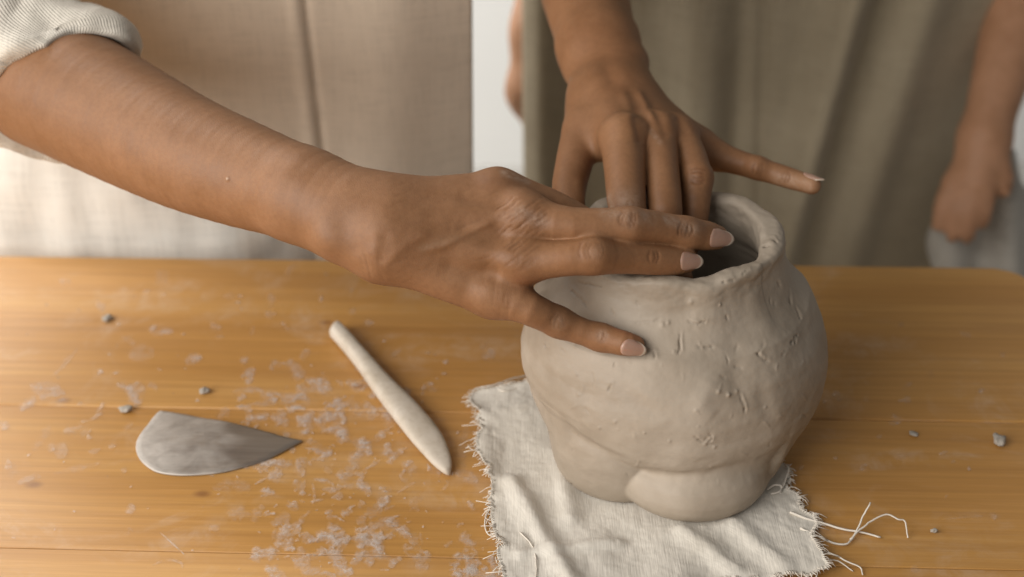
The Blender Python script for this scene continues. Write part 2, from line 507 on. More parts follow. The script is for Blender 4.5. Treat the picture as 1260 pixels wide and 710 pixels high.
LEGL = soft_curve([-.006, 0, .003, .008, .014, .024, .034, .046, .06], [.027, .0340, .0362, .0378, .0388, .0398, .0392, .035, .015])
def sstep(a, b, x):
    t_ = np.clip((x - a) / (b - a), 0, 1); return t_ * t_ * (3 - 2 * t_)
def outer_r(th, z):
    tg = np.degrees(th) % 360
    front = np.clip(-np.sin(th), 0, 1)
    # the belly roll hangs lower in front-right and rises towards the left hip
    zs = .017 * (1 - sstep(212, 268, tg)) * (tg > 150) + .004 * sstep(295, 330, tg)
    r = np.interp(z - zs * np.clip((.07 - z) / .03, 0, 1), zf, rf)
    r = r * (1 - 0.035 * front ** 2 * np.clip((z - .02) / .03, 0, 1))
    r = r + .0095 * np.exp(-((tg - 196) / 40) ** 2) * np.exp(-((z - .096) / .019) ** 2)
    sideb = 1 - sstep(216, 250, tg) * (1 - sstep(288, 316, tg))
    lowr = np.interp(z, *LOWR)
    tg2 = np.where(tg < 90, tg + 360, tg)
    lowr = lowr + .0050 * sstep(276, 314, tg2) * (1 - sstep(385, 430, tg2)) * np.clip(1 - z / .050, 0, 1)
    r = smax(r, lowr * sideb, .004)
    lr = np.interp(z, *LEGR)
    ll = np.interp(z, *LEGL)
    ra = r_circle(th, .0065, -.0415, lr * .97)
    rl = r_circle(th, -.0275, -.0255, ll)
    ra = smax(ra, r_circle(th, .0200, -.0285, lr * .72), .012)
    legs = smax(ra, rl, .0015)
    return smax(r, legs, .007 + .016 * sstep(290, 318, tg2) * (1 - sstep(385, 430, tg2)))
OC = np.array([0.0, 0.0065])        # mouth centre shifted back
def mouth_shift(z):
    s = np.clip((z - .05) / .075, 0, 1); return s * s * (3 - 2 * s)
# profile parameter: bottom centre -> outer wall -> rim -> inner wall -> inner floor
H = 0.1255
prof = []
for s in np.linspace(0.02, 1, 12): prof.append(('b', s))
for zz in np.linspace(0.0008, H - .006, 190): prof.append(('o', zz))
for a in np.linspace(0.0, math.pi, 26)[1:-1]: prof.append(('r', a))
for zz in np.linspace(H - .006, .02, 90): prof.append(('i', zz))
for s in np.linspace(1, 0.02, 10)[1:]: prof.append(('f', s))
NP_ = len(prof)
PV = np.zeros((NT_, NP_, 3))
thick = 0.0115 + 0.0018 * np.sin(th * 2 + 1.0) + 0.0012 * np.sin(th * 5 + 2)
Hth = H + 0.0022 * np.cos(th - 0.25) + 0.0010 * np.sin(3 * th + .6) + 0.0007 * np.sin(7 * th + 2) - 0.0015 * np.clip(-np.sin(th), 0, 1)
ro_top = outer_r(th, np.full(NT_, H - .006)) * (1 + 0.012 * np.sin(3 * th + 1))
def inner_r(zz):
    return np.maximum(outer_r(th, np.full(NT_, zz)) - thick * 1.05, .01)
for j, (kind, v) in enumerate(prof):
    if kind == 'b': rr = outer_r(th, np.full(NT_, 0.0)) * v; zz = np.full(NT_, 0.0)
    elif kind == 'o': zz = v * (Hth - .006) / (H - .006); rr = outer_r(th, np.full(NT_, v)); wgt = np.clip((v - .09) / .03, 0, 1); rr = rr * (1 - wgt) + ro_top * wgt
    elif kind == 'r':
        c_ = ro_top - thick / 2
        # flattened, slightly square lip
        ca, sa = math.cos(v), math.sin(v)
        ex = 0.72
        rr = c_ + thick / 2 * np.sign(ca) * abs(ca) ** ex; zz = Hth - .006 + .006 * abs(sa) ** ex
    elif kind == 'i':
        w2 = np.clip((v - .095) / .025, 0, 1)
        rr = inner_r(v) * (1 - w2) + (ro_top - thick) * w2; zz = v * (Hth - .006) / (H - .006)
    else: rr = inner_r(.02) * v; zz = np.full(NT_, 0.018)
    ms = mouth_shift(zz)
    PV[:, j, 0] = PX + rr * np.cos(th) + ms * OC[0]
    PV[:, j, 1] = PY + rr * np.sin(th) + ms * OC[1]
    PV[:, j, 2] = zz + 0.0021
pf = grid_faces(NT_, NP_, True)
pv = PV.reshape(-1, 3)
jj = np.tile(np.arange(NP_), NT_)

def normals_of(v, f):
    n = np.zeros_like(v)
    a = v[f[:, 2]] - v[f[:, 0]]; b = v[f[:, 3]] - v[f[:, 1]]
    c = np.cross(a, b)
    for k in range(4): np.add.at(n, f[:, k], c)
    return n / (np.linalg.norm(n, axis=1, keepdims=True) + 1e-12)

def polyline_dist(px, py, line):
    """distance in px to a polyline and fraction along it"""
    best = np.full(px.shape, 1e9); frac = np.zeros(px.shape); sgn = np.zeros(px.shape)
    m = max(len(line) - 1, 1)
    if len(line) == 1:
        return np.hypot(px - line[0][0], py - line[0][1]), frac, sgn
    for k in range(len(line) - 1):
        a = np.array(line[k], float); b = np.array(line[k + 1], float); d = b - a
        t_ = np.clip(((px - a[0]) * d[0] + (py - a[1]) * d[1]) / (d @ d), 0, 1)
        dx, dy = px - a[0] - t_ * d[0], py - a[1] - t_ * d[1]
        dd = np.hypot(dx, dy); m_ = dd < best
        best = np.where(m_, dd, best); frac = np.where(m_, (k + t_) / m, frac); sgn = np.where(m_, d[0] * dy - d[1] * dx, sgn)
    return best, frac, sgn

def brush(px, py, line, w, taper=True):
    l = np.array(line, float); m = 3.2 * w
    i = np.nonzero((px > l[:, 0].min() - m) & (px < l[:, 0].max() + m) & (py > l[:, 1].min() - m) & (py < l[:, 1].max() + m))[0]
    d, f, s = polyline_dist(px[i], py[i], line)
    g = np.exp(-(d / w) ** 2)
    if taper and len(line) > 1 and np.linalg.norm(l[-1] - l[0]) > 4 * w: g = g * np.clip(np.minimum(f, 1 - f) * 5 + 0.35, 0, 1)
    G = np.zeros(len(px)); G[i] = g
    return G, None

pn = normals_of(pv, pf)
outmask = (jj >= 10) & (jj < 12 + 190 + 26)
if (pn[outmask] * (pv[outmask] - np.array([PX, PY, .06]))).sum() < 0: pn = -pn; pf = pf[:, ::-1]
# hand-pressed unevenness
amp = np.where(jj < 12, 0, 1.0) * np.clip((pv[:, 2] - .004) / .02, 0.1, 1)
disp = 0.0012 * fbm(pv * 26, 3, 2) + 0.00028 * fbm(pv * np.array([70, 70, 110]), 5, 3) + 0.00007 * fbm(pv * 260, 6, 3)
rimw = np.exp(-((pv[:, 2] - .124) / .010) ** 2)
disp += rimw * 0.0009 * fbm(pv * np.array([75, 75, 160]), 15, 3)
disp *= amp
ppx, ppy, pd = proj(pv)
facing = ((pn * (CAM - pv)).sum(1) > 0) & (jj >= 12) & (jj < 12 + 190 + 20)
def P_brush(line, w, a, tone=None):
    g, s = brush(ppx, ppy, line, w)
    g = g * facing
    return g * a
wob = fbm(pv * 420, 77, 2)
# broad finger pulls and dents
for line, w, a in [([(735, 418), (785, 430)], 9, -.0012), ([(660, 395), (720, 440)], 16, -.0006), ([(700, 388), (790, 394), (860, 382), (905, 372)], 12, -.0006), ([(850, 392), (900, 385)], 10, .0007),
                   ([(905, 420), (915, 500)], 14, -.0008), ([(880, 460), (862, 500), (880, 515)], 12, .0006),
                   ([(770, 480), (800, 505)], 10, -.0006), ([(722, 470), (720, 520)], 10, -.0006), ([(935, 470), (950, 520)], 10, -.0008),
                   ([(905, 330), (880, 360), (872, 400)], 10, .0002), ([(940, 330), (952, 400)], 12, -.0002), ([(820, 540), (880, 545)], 12, -.0005),
                   ([(700, 505), (735, 547), (767, 571), (797, 583), (830, 586), (868, 585), (905, 574)], 4, -.0006)]:
    disp += P_brush(line, w, a)
# cracks, nicks and smeared ridges
ctone = np.ones(len(pv))
cracks = [[(838, 410), (836, 418), (838, 428), (835, 435)], [(728, 459), (730, 468), (728, 476)], [(912, 486), (916, 497), (918, 507)], [(958, 346), (960, 352)],
          [(972, 358), (974, 374)], [(980, 376), (984, 384), (987, 391)], [(932, 434), (940, 441), (946, 444)], [(975, 422), (982, 412), (979, 421)], [(964, 438), (968, 430)],
          [(700, 355), (712, 366), (722, 378)], [(742, 344), (752, 348), (776, 352)], [(712, 348), (730, 352), (738, 354)], [(857, 425), (866, 428), (880, 426)],
          [(889, 347), (903, 344)], [(913, 338), (922, 330)], [(775, 395), (790, 397), (812, 393)], [(804, 432), (806, 440)], [(942, 420), (934, 436)],
          [(752, 470), (748, 482)], [(945, 300), (938, 303)], [(951, 291), (955, 297)], [(928, 274), (930, 283)], [(690, 430), (694, 433)], [(877, 540), (872, 545)],
          [(855, 537), (868, 546), (880, 547)], [(846, 395), (858, 398), (868, 395)], [(668, 425), (671, 428)]]
lr0 = random.Random(2)
for c in cracks:
    w_ = lr0.uniform(.9, 1.5); dep = lr0.uniform(.45, 1.15)
    ln = smooth_line([np.array(p, float) for p in c], 4 * len(c)) if len(c) > 2 else np.array(c, float)
    ln = ln + rng.normal(0, .5, ln.shape)
    g, s = brush(ppx, ppy, [tuple(p) for p in ln], w_)
    g2, s2 = brush(ppx, ppy, [tuple(p + np.array([1.8, -1.6])) for p in ln], 2.4)
    disp += facing * dep * (-.0012 * g * (.7 + .6 * wob) + .0004 * g2)
    ctone -= facing * 0.15 * g * dep
lr = random.Random(5)
for k in range(46):      # scratches and pick marks
    x, y = lr.uniform(650, 1005), lr.uniform(362, 600)
    an = lr.gauss(1.4, .8); L = lr.uniform(2, 11)
    ln = [(x, y), (x + L * .5 * math.cos(an) + lr.gauss(0, 1), y + L * .5 * math.sin(an)), (x + L * math.cos(an), y + L * math.sin(an))]
    g, s = brush(ppx, ppy, ln, lr.uniform(.8, 1.5))
    disp += facing * g * lr.choice([-.0004, -.0003, .0003, .0002, -.0006])
for k in range(16):      # crumbs stuck to the wall
    x, y = lr.uniform(660, 1000), lr.uniform(370, 560)
    g, s = brush(ppx, ppy, [(x, y)], lr.uniform(1.0, 1.9))
    disp += facing * g * .0007
for (x, y, w_, a) in [(897, 486, 2.2, .0013), (884, 482, 2, .0009), (908, 482, 2, .0007), (850, 372, 3, .0006), (815, 399, 3.5, .0009), (822, 397, 2.5, .0008), (868, 546, 2.5, .0008), (876, 541, 2, .0009), (950, 297, 4, .0010)]:
    g, s = brush(ppx, ppy, [(x, y)], w_); disp += facing * g * a
pv = pv + pn * disp[:, None]
pv[jj < 12, 2] = 0.0021
me = mesh('clay_vessel', pv, pf)
at = me.attributes.new('tone', 'FLOAT_COLOR', 'POINT')
tc = np.ones((len(pv), 4), np.float32); tc[:, :3] = np.clip(ctone, .45, 1)[:, None]
at.data.foreach_set('color', tc.ravel())
pot = obj('clay_vessel', me, M_clay)
tag(pot, 'unfired grey-beige clay vessel shaped like rounded hips with two thigh stumps', 'vase')
pot_tree = BVHTree.FromPolygons([tuple(v) for v in pv.tolist()], [tuple(f) for f in pf.tolist()])
def pot_depth(px, py):
    v = FWD + (px - 630) / F * RIGHT - (py - 355) / F * UP
    L = np.linalg.norm(v); h = pot_tree.ray_cast(Vector(CAM), Vector(v / L))
    return None if h[0] is None else float((np.array(h[0]) - CAM) @ FWD)
#@@TOOLS
# ------------------------------------------------------------------ modelling tools
def mat_steel():
    t = NT('dull_steel')
    c = t.coord('Object')
    br = t.noise(t.coord('Object', (20, 400, 20), (0, 0, .4)), 1.0, 3, 0.6)
    at = t.node('ShaderNodeAttribute', attribute_name='dust')
    dn = t.noise(c, 105, 5, 0.62, 0.5)
    dust = t.math('MULTIPLY', at.outputs['Fac'], t.ramp(dn, [(0.28, 0.25), (0.70, 0.85)]))
    base = t.mix(t.ramp(br, [(0.3, 0.0), (0.7, 1.0)]), (0.30, 0.275, 0.245), (0.38, 0.35, 0.315))
    base = t.mix(t.math('MULTIPLY', at.outputs['Fac'], t.ramp(t.noise(c, 60, 3, .5), [(0.56, 0.0), (0.68, 0.5)])), base, (0.26, 0.195, 0.12))
    base = t.mix(dust, base, (0.60, 0.545, 0.485))
    inv = t.math('SUBTRACT', 1.0, dust)
    t.set(Base_Color=base, Metallic=t.math('MULTIPLY', inv, 0.85), Roughness=t.math('ADD', 0.42, t.math('MULTIPLY', dust, 0.4)), Normal=t.bump(dn, 0.15, 0.0005))
    return t.m
def mat_pale_wood():
    t = NT('clayed_wood')
    c = t.coord('Object')
    n = t.noise(c, 45, 4, 0.6); g = t.noise(c, 300, 3, .6)
    base = t.ramp(n, [(0.3, (0.40, 0.335, 0.25)), (0.48, (0.52, 0.455, 0.37)), (0.7, (0.60, 0.54, 0.46))])
    base = t.mix(t.ramp(g, [(0.3, 0.25), (0.5, 0.0)]), base, (0.36, 0.29, 0.21))
    t.set(Base_Color=base, Roughness=0.75, Normal=t.bump(g, 0.25, 0.0006))
    return t.m
# steel kidney scraper: outline on the table, 1 mm plate, slightly bowed
outl = [(197, 507), (199, 507), (212, 509), (240, 514), (270, 521), (300, 529), (330, 536), (352, 541), (370, 544), (371, 545), (360, 551), (345, 559), (325, 568), (300, 576), (275, 582), (250, 585), (225, 586), (202, 584), (186, 579), (174, 570), (168, 558), (169, 546), (175, 534), (184, 521), (192, 511), (196, 507.5)]
ol = np.array([Pz(x, y)[:2] for x, y in outl])
cen = ol.mean(0)
rings = [1.0, .985, .9, .75, .55, .3, .0]
sv = []
ax_ = (ol[8] - ol[19]) / np.linalg.norm(ol[8] - ol[19]); pr_ = np.array([-ax_[1], ax_[0]])
def bow(p):
    t_ = (p - cen) @ ax_; s_ = (p - cen) @ pr_
    return 0.0012 + 0.0035 * (1 - np.clip(abs(s_) / .022, 0, 1) ** 2) * np.clip(1 - abs(t_) / .06, 0, 1)
fine = smooth_line(list(ol) + [ol[0]], 121)[:-1]
n_ = len(fine); sf = []
for k, s in enumerate(rings):
    for p in fine:
        q_ = cen + (p - cen) * max(s, 1e-3); sv.append((q_[0], q_[1], bow(q_) - (0.0004 if k == 0 else 0)))
for k in range(len(rings) - 1):
    for i in range(n_):
        i2 = (i + 1) % n_; sf.append((k * n_ + i, k * n_ + i2, (k + 1) * n_ + i2, (k + 1) * n_ + i))
b0 = len(sv)
for p in fine: sv.append((p[0], p[1], bow(p) - .0011))
for i in range(n_):
    i2 = (i + 1) % n_; sf.append((i2, i, b0 + i, b0 + i2))
sf.append(tuple(range(b0 + n_ - 1, b0 - 1, -1)))
me = mesh('scraper', sv, sf)
sva = np.array(sv); sx, sy, _ = proj(sva)
at = me.attributes.new('dust', 'FLOAT', 'POINT')
at.data.foreach_set('value', (np.clip((290 + 8 * np.sin(sy * .2) - sx) / 12, 0, 1) * (0.55 + 0.45 * np.clip((215 - sx) / 30, 0, 1))).astype(np.float32))
bm = bmesh.new(); bm.from_mesh(me); bmesh.ops.recalc_face_normals(bm, faces=bm.faces); bm.to_mesh(me); bm.free()
tag(obj('steel_scraper', me, mat_steel()), 'pointed teardrop steel scraper with dried clay on its round end', 'scraper')

# wooden modelling knife
ctr = [(408, 410), (422, 424), (444, 450), (470, 483), (492, 508), (512, 530), (530, 551), (545, 573), (553, 586)]
hw = [7.5, 8.5, 9, 12, 15, 17, 17, 11.5, 4.0]
line = smooth_line([np.array(c, float) for c in ctr], 70)
hws = np.interp(np.linspace(0, 1, 70), np.linspace(0, 1, len(hw)), hw)
hws = np.convolve(np.pad(hws, 3, mode='edge'), np.ones(7) / 7, mode='valid')
tv = []; tf = []; NS = 24
for k, (p, h) in enumerate(zip(line, hws)):
    f_ = k / 69
    if f_ < .05: h = h * math.sqrt(max(0.02, 1 - (1 - f_ / .05) ** 2)) 
    if f_ > .95: h = h * math.sqrt(max(0.03, 1 - ((f_ - .95) / .05) ** 2))
    dvec = line[min(k + 1, 69)] - line[max(k - 1, 0)]; dvec /= np.linalg.norm(dvec); nv = np.array([dvec[1], -dvec[0]])
    a = Pz(*(p + nv * h)); b = Pz(*(p - nv * h)); m = (a + b) / 2; hv = (a - b) / 2
    hl = np.linalg.norm(hv)
    thk = min(hl * 0.95, 0.0052 * (1 - .62 * max(0, (f_ - .5) / .5)) * (1 if f_ > .05 else math.sqrt(max(.05, f_ / .05))))
    for s in range(NS):
        an = 2 * math.pi * s / NS
        c_, s_ = math.cos(an), math.sin(an)
        e = 0.75
        q_ = m + hv * (np.sign(c_) * abs(c_) ** e); zq = thk + thk * np.sign(s_) * abs(s_) ** e
        tv.append((q_[0], q_[1], 0.0006 + zq))
for k in range(69):
    for s in range(NS):
        s2 = (s + 1) % NS; tf.append((k * NS + s, k * NS + s2, (k + 1) * NS + s2, (k + 1) * NS + s))
tf.append(tuple(range(NS))); tf.append(tuple(69 * NS + s for s in range(NS - 1, -1, -1)))
me = mesh('modelling_knife', tv, tf)
bm = bmesh.new(); bm.from_mesh(me); bmesh.ops.recalc_face_normals(bm, faces=bm.faces); bm.to_mesh(me); bm.free()
tag(obj('modelling_knife', me, mat_pale_wood()), 'pale clay-coated wooden modelling knife lying left of the canvas cloth', 'clay tool')

# crumbs of clay
M_crumb = mat_plain('dry_clay', (0.36, 0.32, 0.27), 0.85, 0.25, 300, bump=0.3)
def crumb(px, py, w, h, label, an=0.0, seed=0):
    c = Pz(px, py)
    bm = bmesh.new(); bmesh.ops.create_icosphere(bm, subdivisions=3, radius=1)
    for v in bm.verts:
        p = np.array(v.co); k = 1 + 0.35 * fbm(p[None] * 1.6 + seed * 3.3, seed, 3)[0]
        p = p * k; x, y = p[0] * w, p[1] * w * 0.7
        v.co = (x * math.cos(an) - y * math.sin(an), x * math.sin(an) + y * math.cos(an), max(-.0002, p[2] * h * .6 + h * .45))
    me = bpy.data.meshes.new('clay_crumb'); bm.to_mesh(me); bm.free()
    o = obj('clay_crumb', me, M_crumb); o.location = (c[0], c[1], 0.0004)
    tag(o, label, 'clay crumb', 'clay crumbs scattered on the table')
crumb(132, 394, .0040, .0028, 'dark grey clay crumb nearest the far left edge of the table', .5, 1)
crumb(155, 505, .0038, .0026, 'grey clay crumb beside the round end of the steel scraper', .2, 2)
crumb(252, 484, .0032, .0030, 'small dark clay crumb behind the flat edge of the scraper', .9, 3)
crumb(1228, 546, .0045, .0045, 'grey oval clay crumb by itself right of the vessel', 1.2, 4)
crumb(1124, 535, .0028, .0008, 'pale clay flake beside a dark knot right of the vessel', -.9, 5)
crumb(1149, 655, .0016, .0016, 'tiny white clay speck right of the loose threads', 0, 6)

# dried smears and specks of slip: too many to count
def mat_slip():
    t = NT('dried_slip')
    c = t.coord('Object')
    n = t.noise(c, 110, 6, 0.68, 0.5); n2 = t.noise(c, 700, 3, .6)
    at = t.node('ShaderNodeAttribute', attribute_name='cover')
    n3 = t.noise(c, 420, 4, .65, .3)
    cov = t.math('POWER', at.outputs['Fac'], 1.3)
    a = t.math('MULTIPLY', t.math('MULTIPLY', cov, t.ramp(n, [(0.36, 0.0), (0.60, 1.0)])), t.ramp(n3, [(0.30, 0.18), (0.62, 0.80)]), True)
    tr = t.node('ShaderNodeBsdfTransparent'); mx = t.node('ShaderNodeMixShader')
    t.set(Base_Color=t.mix(n2, (0.66, 0.57, 0.50), (0.76, 0.69, 0.63)), Roughness=0.85)
    t.link(a, mx.inputs[0]); t.link(tr.outputs[0], mx.inputs[1]); t.link(t.b.outputs[0], mx.inputs[2])
    t.link(mx.outputs[0], t.n['Material Output'].inputs['Surface'])
    return t.m
dv = []; df = []; dc = []
sr = random.Random(11)
nd = [0]
def smear(line, w, cover):
    """a thin film with a feathered ragged outline following a stroke on the table"""
    ln = smooth_line([np.array(p, float) for p in line], max(5, 4 * len(line))) if len(line) > 1 else None
    nd[0] += 1
    zz = 0.00025 + 0.00025 * ((nd[0] * 37) % 100) / 100
    b = len(dv); m = len(ln); K = 5
    ph = sr.uniform(0, 99)
    for k, p in enumerate(ln):
        dvec = ln[min(k + 1, m - 1)] - ln[max(k - 1, 0)]; dvec /= (np.linalg.norm(dvec) + 1e-9); nv = np.array([-dvec[1], dvec[0]])
        f_ = k / (m - 1); ww = w * (0.35 + 0.65 * math.sin(math.pi * min(max(f_, .05), .95))) * (1 + .5 * vnoise(np.array([[k * .6 + ph, 3.3, 0]]))[0])
        for s in range(-2, 3):
            q_ = Pz(*(p + nv * s / 2 * ww), 0.0); dv.append((q_[0], q_[1], zz))
            dc.append(cover * (1 - (abs(s) / 2) ** 2) * (0 if k in (0, m - 1) else 1))
    for k in range(m - 1):
        for s in range(K - 1): df.append((b + k * K + s, b + k * K + s + 1, b + (k + 1) * K + s + 1, b + (k + 1) * K + s))
def dab(x, y, w, cover, an=None):
    an = sr.uniform(0, 6.3) if an is None else an; L = w * sr.uniform(.8, 2.2)
    d = np.array([math.cos(an), .6 * math.sin(an)])
    p = np.array([x, y]); smear([p - d * L, p + np.array([sr.gauss(0, w * .3), sr.gauss(0, w * .2)]), p + d * L], w, cover)
strokes = [([(64, 466), (78, 450), (98, 428)], 4, .5), ([(98, 520), (118, 514), (128, 494)], 5, .7), ([(20, 596), (36, 590), (52, 586)], 6, .5), ([(64, 585), (95, 577), (125, 570)], 5, .35),
           ([(8, 565), (14, 580), (10, 590)], 9, .35), ([(38, 560), (55, 535), (62, 525)], 6, .35), ([(155, 480), (168, 478), (180, 480)], 10, .6), ([(325, 385), (333, 388), (340, 385)], 5, .6), ([(345, 396), (352, 403), (358, 410)], 4, .6),
           ([(258, 400), (266, 402), (272, 404)], 6, .5), ([(332, 455), (338, 450), (342, 444)], 8, .7), ([(296, 446), (300, 444), (306, 440)], 6, .7), ([(240, 494), (246, 495)], 5, .9), ([(268, 516), (275, 509), (282, 503)], 8, .55),
           ([(285, 484), (310, 480), (325, 482)], 6, .7), ([(360, 490), (385, 480), (405, 487)], 6, .6), ([(385, 515), (395, 521), (400, 518)], 6, .9), ([(365, 535), (375, 530), (385, 522)], 10, .45), ([(300, 500), (330, 496), (350, 492)], 6, .5),
           ([(196, 655), (215, 672), (228, 684)], 2, .75), ([(186, 697), (205, 690), (222, 693), (225, 700)], 3, .45), ([(260, 602), (285, 598), (310, 600)], 12, .35), ([(280, 636), (295, 632), (310, 636)], 12, .4),
           ([(384, 594), (387, 610), (384, 622)], 3, .8), ([(385, 590), (398, 592), (412, 597)], 4, .7), ([(352, 575), (356, 570), (360, 567)], 5, .8), ([(372, 583), (375, 584)], 6, .9), ([(362, 655), (372, 640), (382, 628)], 4, .6),
           ([(334, 648), (345, 640), (358, 634)], 10, .45), ([(370, 684), (395, 682), (420, 675), (432, 662)], 4, .75), ([(388, 668), (395, 660), (402, 655)], 6, .8), ([(456, 655), (462, 668), (466, 680)], 4, .85), ([(470, 663), (478, 660), (488, 660)], 5, .7),
           ([(430, 695), (440, 688), (448, 672)], 7, .5), ([(305, 690), (315, 682), (332, 675)], 2.5, .5), ([(465, 640), (480, 638), (495, 634)], 2.5, .6), ([(540, 608), (548, 600), (553, 592)], 2.5, .6), ([(372, 707), (390, 704), (410, 708)], 6, .7),
           ([(510, 697), (518, 696), (528, 699)], 8, .6), ([(430, 570), (440, 560), (455, 556)], 6, .4), ([(420, 540), (450, 545), (470, 540)], 8, .4), ([(440, 585), (455, 575), (470, 565)], 3, .6), ([(485, 610), (500, 600), (512, 594)], 2.5, .5),
           ([(575, 520), (568, 560), (575, 590)], 8, .3), ([(190, 335), (200, 342), (205, 350)], 9, .35), ([(165, 362), (168, 366)], 6, .35), ([(430, 386), (438, 380)], 5, .4), ([(480, 440), (495, 430)], 4, .45), ([(590, 430), (600, 420)], 6, .3),
           ([(1105, 398), (1112, 402)], 5, .5), ([(1180, 410), (1195, 414)], 6, .35), ([(1230, 435), (1238, 440)], 5, .4), ([(1100, 565), (1120, 560)], 6, .25), ([(1140, 460), (1150, 462)], 6, .25), ([(1000, 366), (1010, 372)], 5, .35),
           ([(1160, 640), (1200, 636), (1210, 636)], 2, .35), ([(1170, 570), (1176, 568)], 4, .4), ([(1055, 430), (1063, 434)], 6, .25), ([(1120, 700), (1130, 703)], 5, .4), ([(1200, 520), (1260, 522)], 1.5, .3), ([(1080, 517), (1190, 519)], 1.2, .45)]
for s in strokes: smear(*s)
def cluster(x, y, sx, sy, n, w0, w1, c0, c1):
    for k in range(n):
        dab(sr.gauss(x, sx), sr.gauss(y, sy), sr.uniform(w0, w1) ** 1.0, sr.uniform(c0, c1))
cluster(390, 500, 55, 26, 46, 4, 12, .5, 1.0)
cluster(425, 590, 60, 42, 52, 4, 12, .45, 1.0)
cluster(400, 668, 75, 20, 46, 4, 13, .5, 1.0)
cluster(110, 520, 80, 55, 26, 4, 13, .4, .8)
cluster(480, 560, 50, 70, 26, 3, 9, .45, .9)
cluster(1110, 520, 80, 90, 18, 2, 7, .4, .7)
cluster(585, 702, 18, 8, 26, 3, 9, .7, 1.0)
cluster(300, 400, 160, 50, 24, 3, 9, .4, .8)
for k in range(70): dab(sr.uniform(0, 600), sr.uniform(360, 705), sr.uniform(1.0, 2.2), sr.uniform(.8, 1.0))
for k in range(130): dab(sr.gauss(400, 75), sr.gauss(585, 75), sr.uniform(1.0, 2.6), sr.uniform(.8, 1.0))
for k in range(26):
    x, y = sr.gauss(410, 80), sr.gauss(600, 70); an = sr.gauss(-.5, .9); L = sr.uniform(8, 22)
    smear([(x, y), (x + L * .5 * math.cos(an) + sr.gauss(0, 2), y + L * .35 * math.sin(an)), (x + L * math.cos(an), y + L * .7 * math.sin(an))], sr.uniform(1.5, 4), sr.uniform(.7, 1.0))
me = mesh('dried_clay_smears', dv, df)
at = me.attributes.new('cover', 'FLOAT', 'POINT'); at.data.foreach_set('value', np.array(dc, np.float32))
tag(obj('dried_clay_smears', me, mat_slip()), 'thin whitish smears and specks of dried clay on the table top', 'clay smears', kind='stuff')
#@@PEOPLE
# ------------------------------------------------------------------ implicit surfaces for bodies
def smin(a, b, k):
    h = np.maximum(k - np.abs(a - b), 0) / k
    return np.minimum(a, b) - h * h * k * 0.25
BOX = [None, None]
def far_from(p, lo, hi, r):
    """lower bound of the distance of a whole batch of points to a primitive's box"""
    g = np.maximum(np.maximum(lo - BOX[1], BOX[0] - hi), 0)
    return float(np.sqrt((g * g).sum())) - r
def cone(p, a, b, ra, rb):
    a = np.asarray(a, np.float32); b = np.asarray(b, np.float32)
    far_ = far_from(p, np.minimum(a, b), np.maximum(a, b), max(ra, rb))
    if far_ > .02: return np.full(len(p), far_, np.float32)
    ba = b - a
    pa = p - a
    t_ = np.clip((pa @ ba) / (ba @ ba + 1e-12), 0, 1)
    q_ = pa - t_[:, None] * ba
    return np.sqrt((q_ * q_).sum(1)) - (ra + (rb - ra) * t_)
def ball(p, c, r):
    c = np.asarray(c, np.float32); far_ = far_from(p, c, c, r)
    if far_ > .02: return np.full(len(p), far_, np.float32)
    q_ = p - c; return np.sqrt((q_ * q_).sum(1)) - r
def chain(p, pts, k):
    d = None
    for (a, ra), (b, rb) in zip(pts[:-1], pts[1:]):
        c = cone(p, a, b, ra, rb); d = c if d is None else smin(d, c, k)
    return d

@functools.lru_cache(None)
def _dense(key, n):
    P4 = np.array(key); l = smooth_line(list(P4), n * (len(P4) - 1) + 1)
    return [(l[i, :3].astype(np.float32), float(l[i, 3])) for i in range(len(l))]
def schain(p, pts, n=4):
    """limb along a smooth curve through the joints (no bulges at the joints)"""
    q_ = _dense(tuple((float(a[0]), float(a[1]), float(a[2]), float(r)) for a, r in pts), n)
    d = None
    for (a, ra), (b, rb) in zip(q_[:-1], q_[1:]):
        c = cone(p, a, b, ra, rb); d = c if d is None else np.minimum(d, c)
    return d

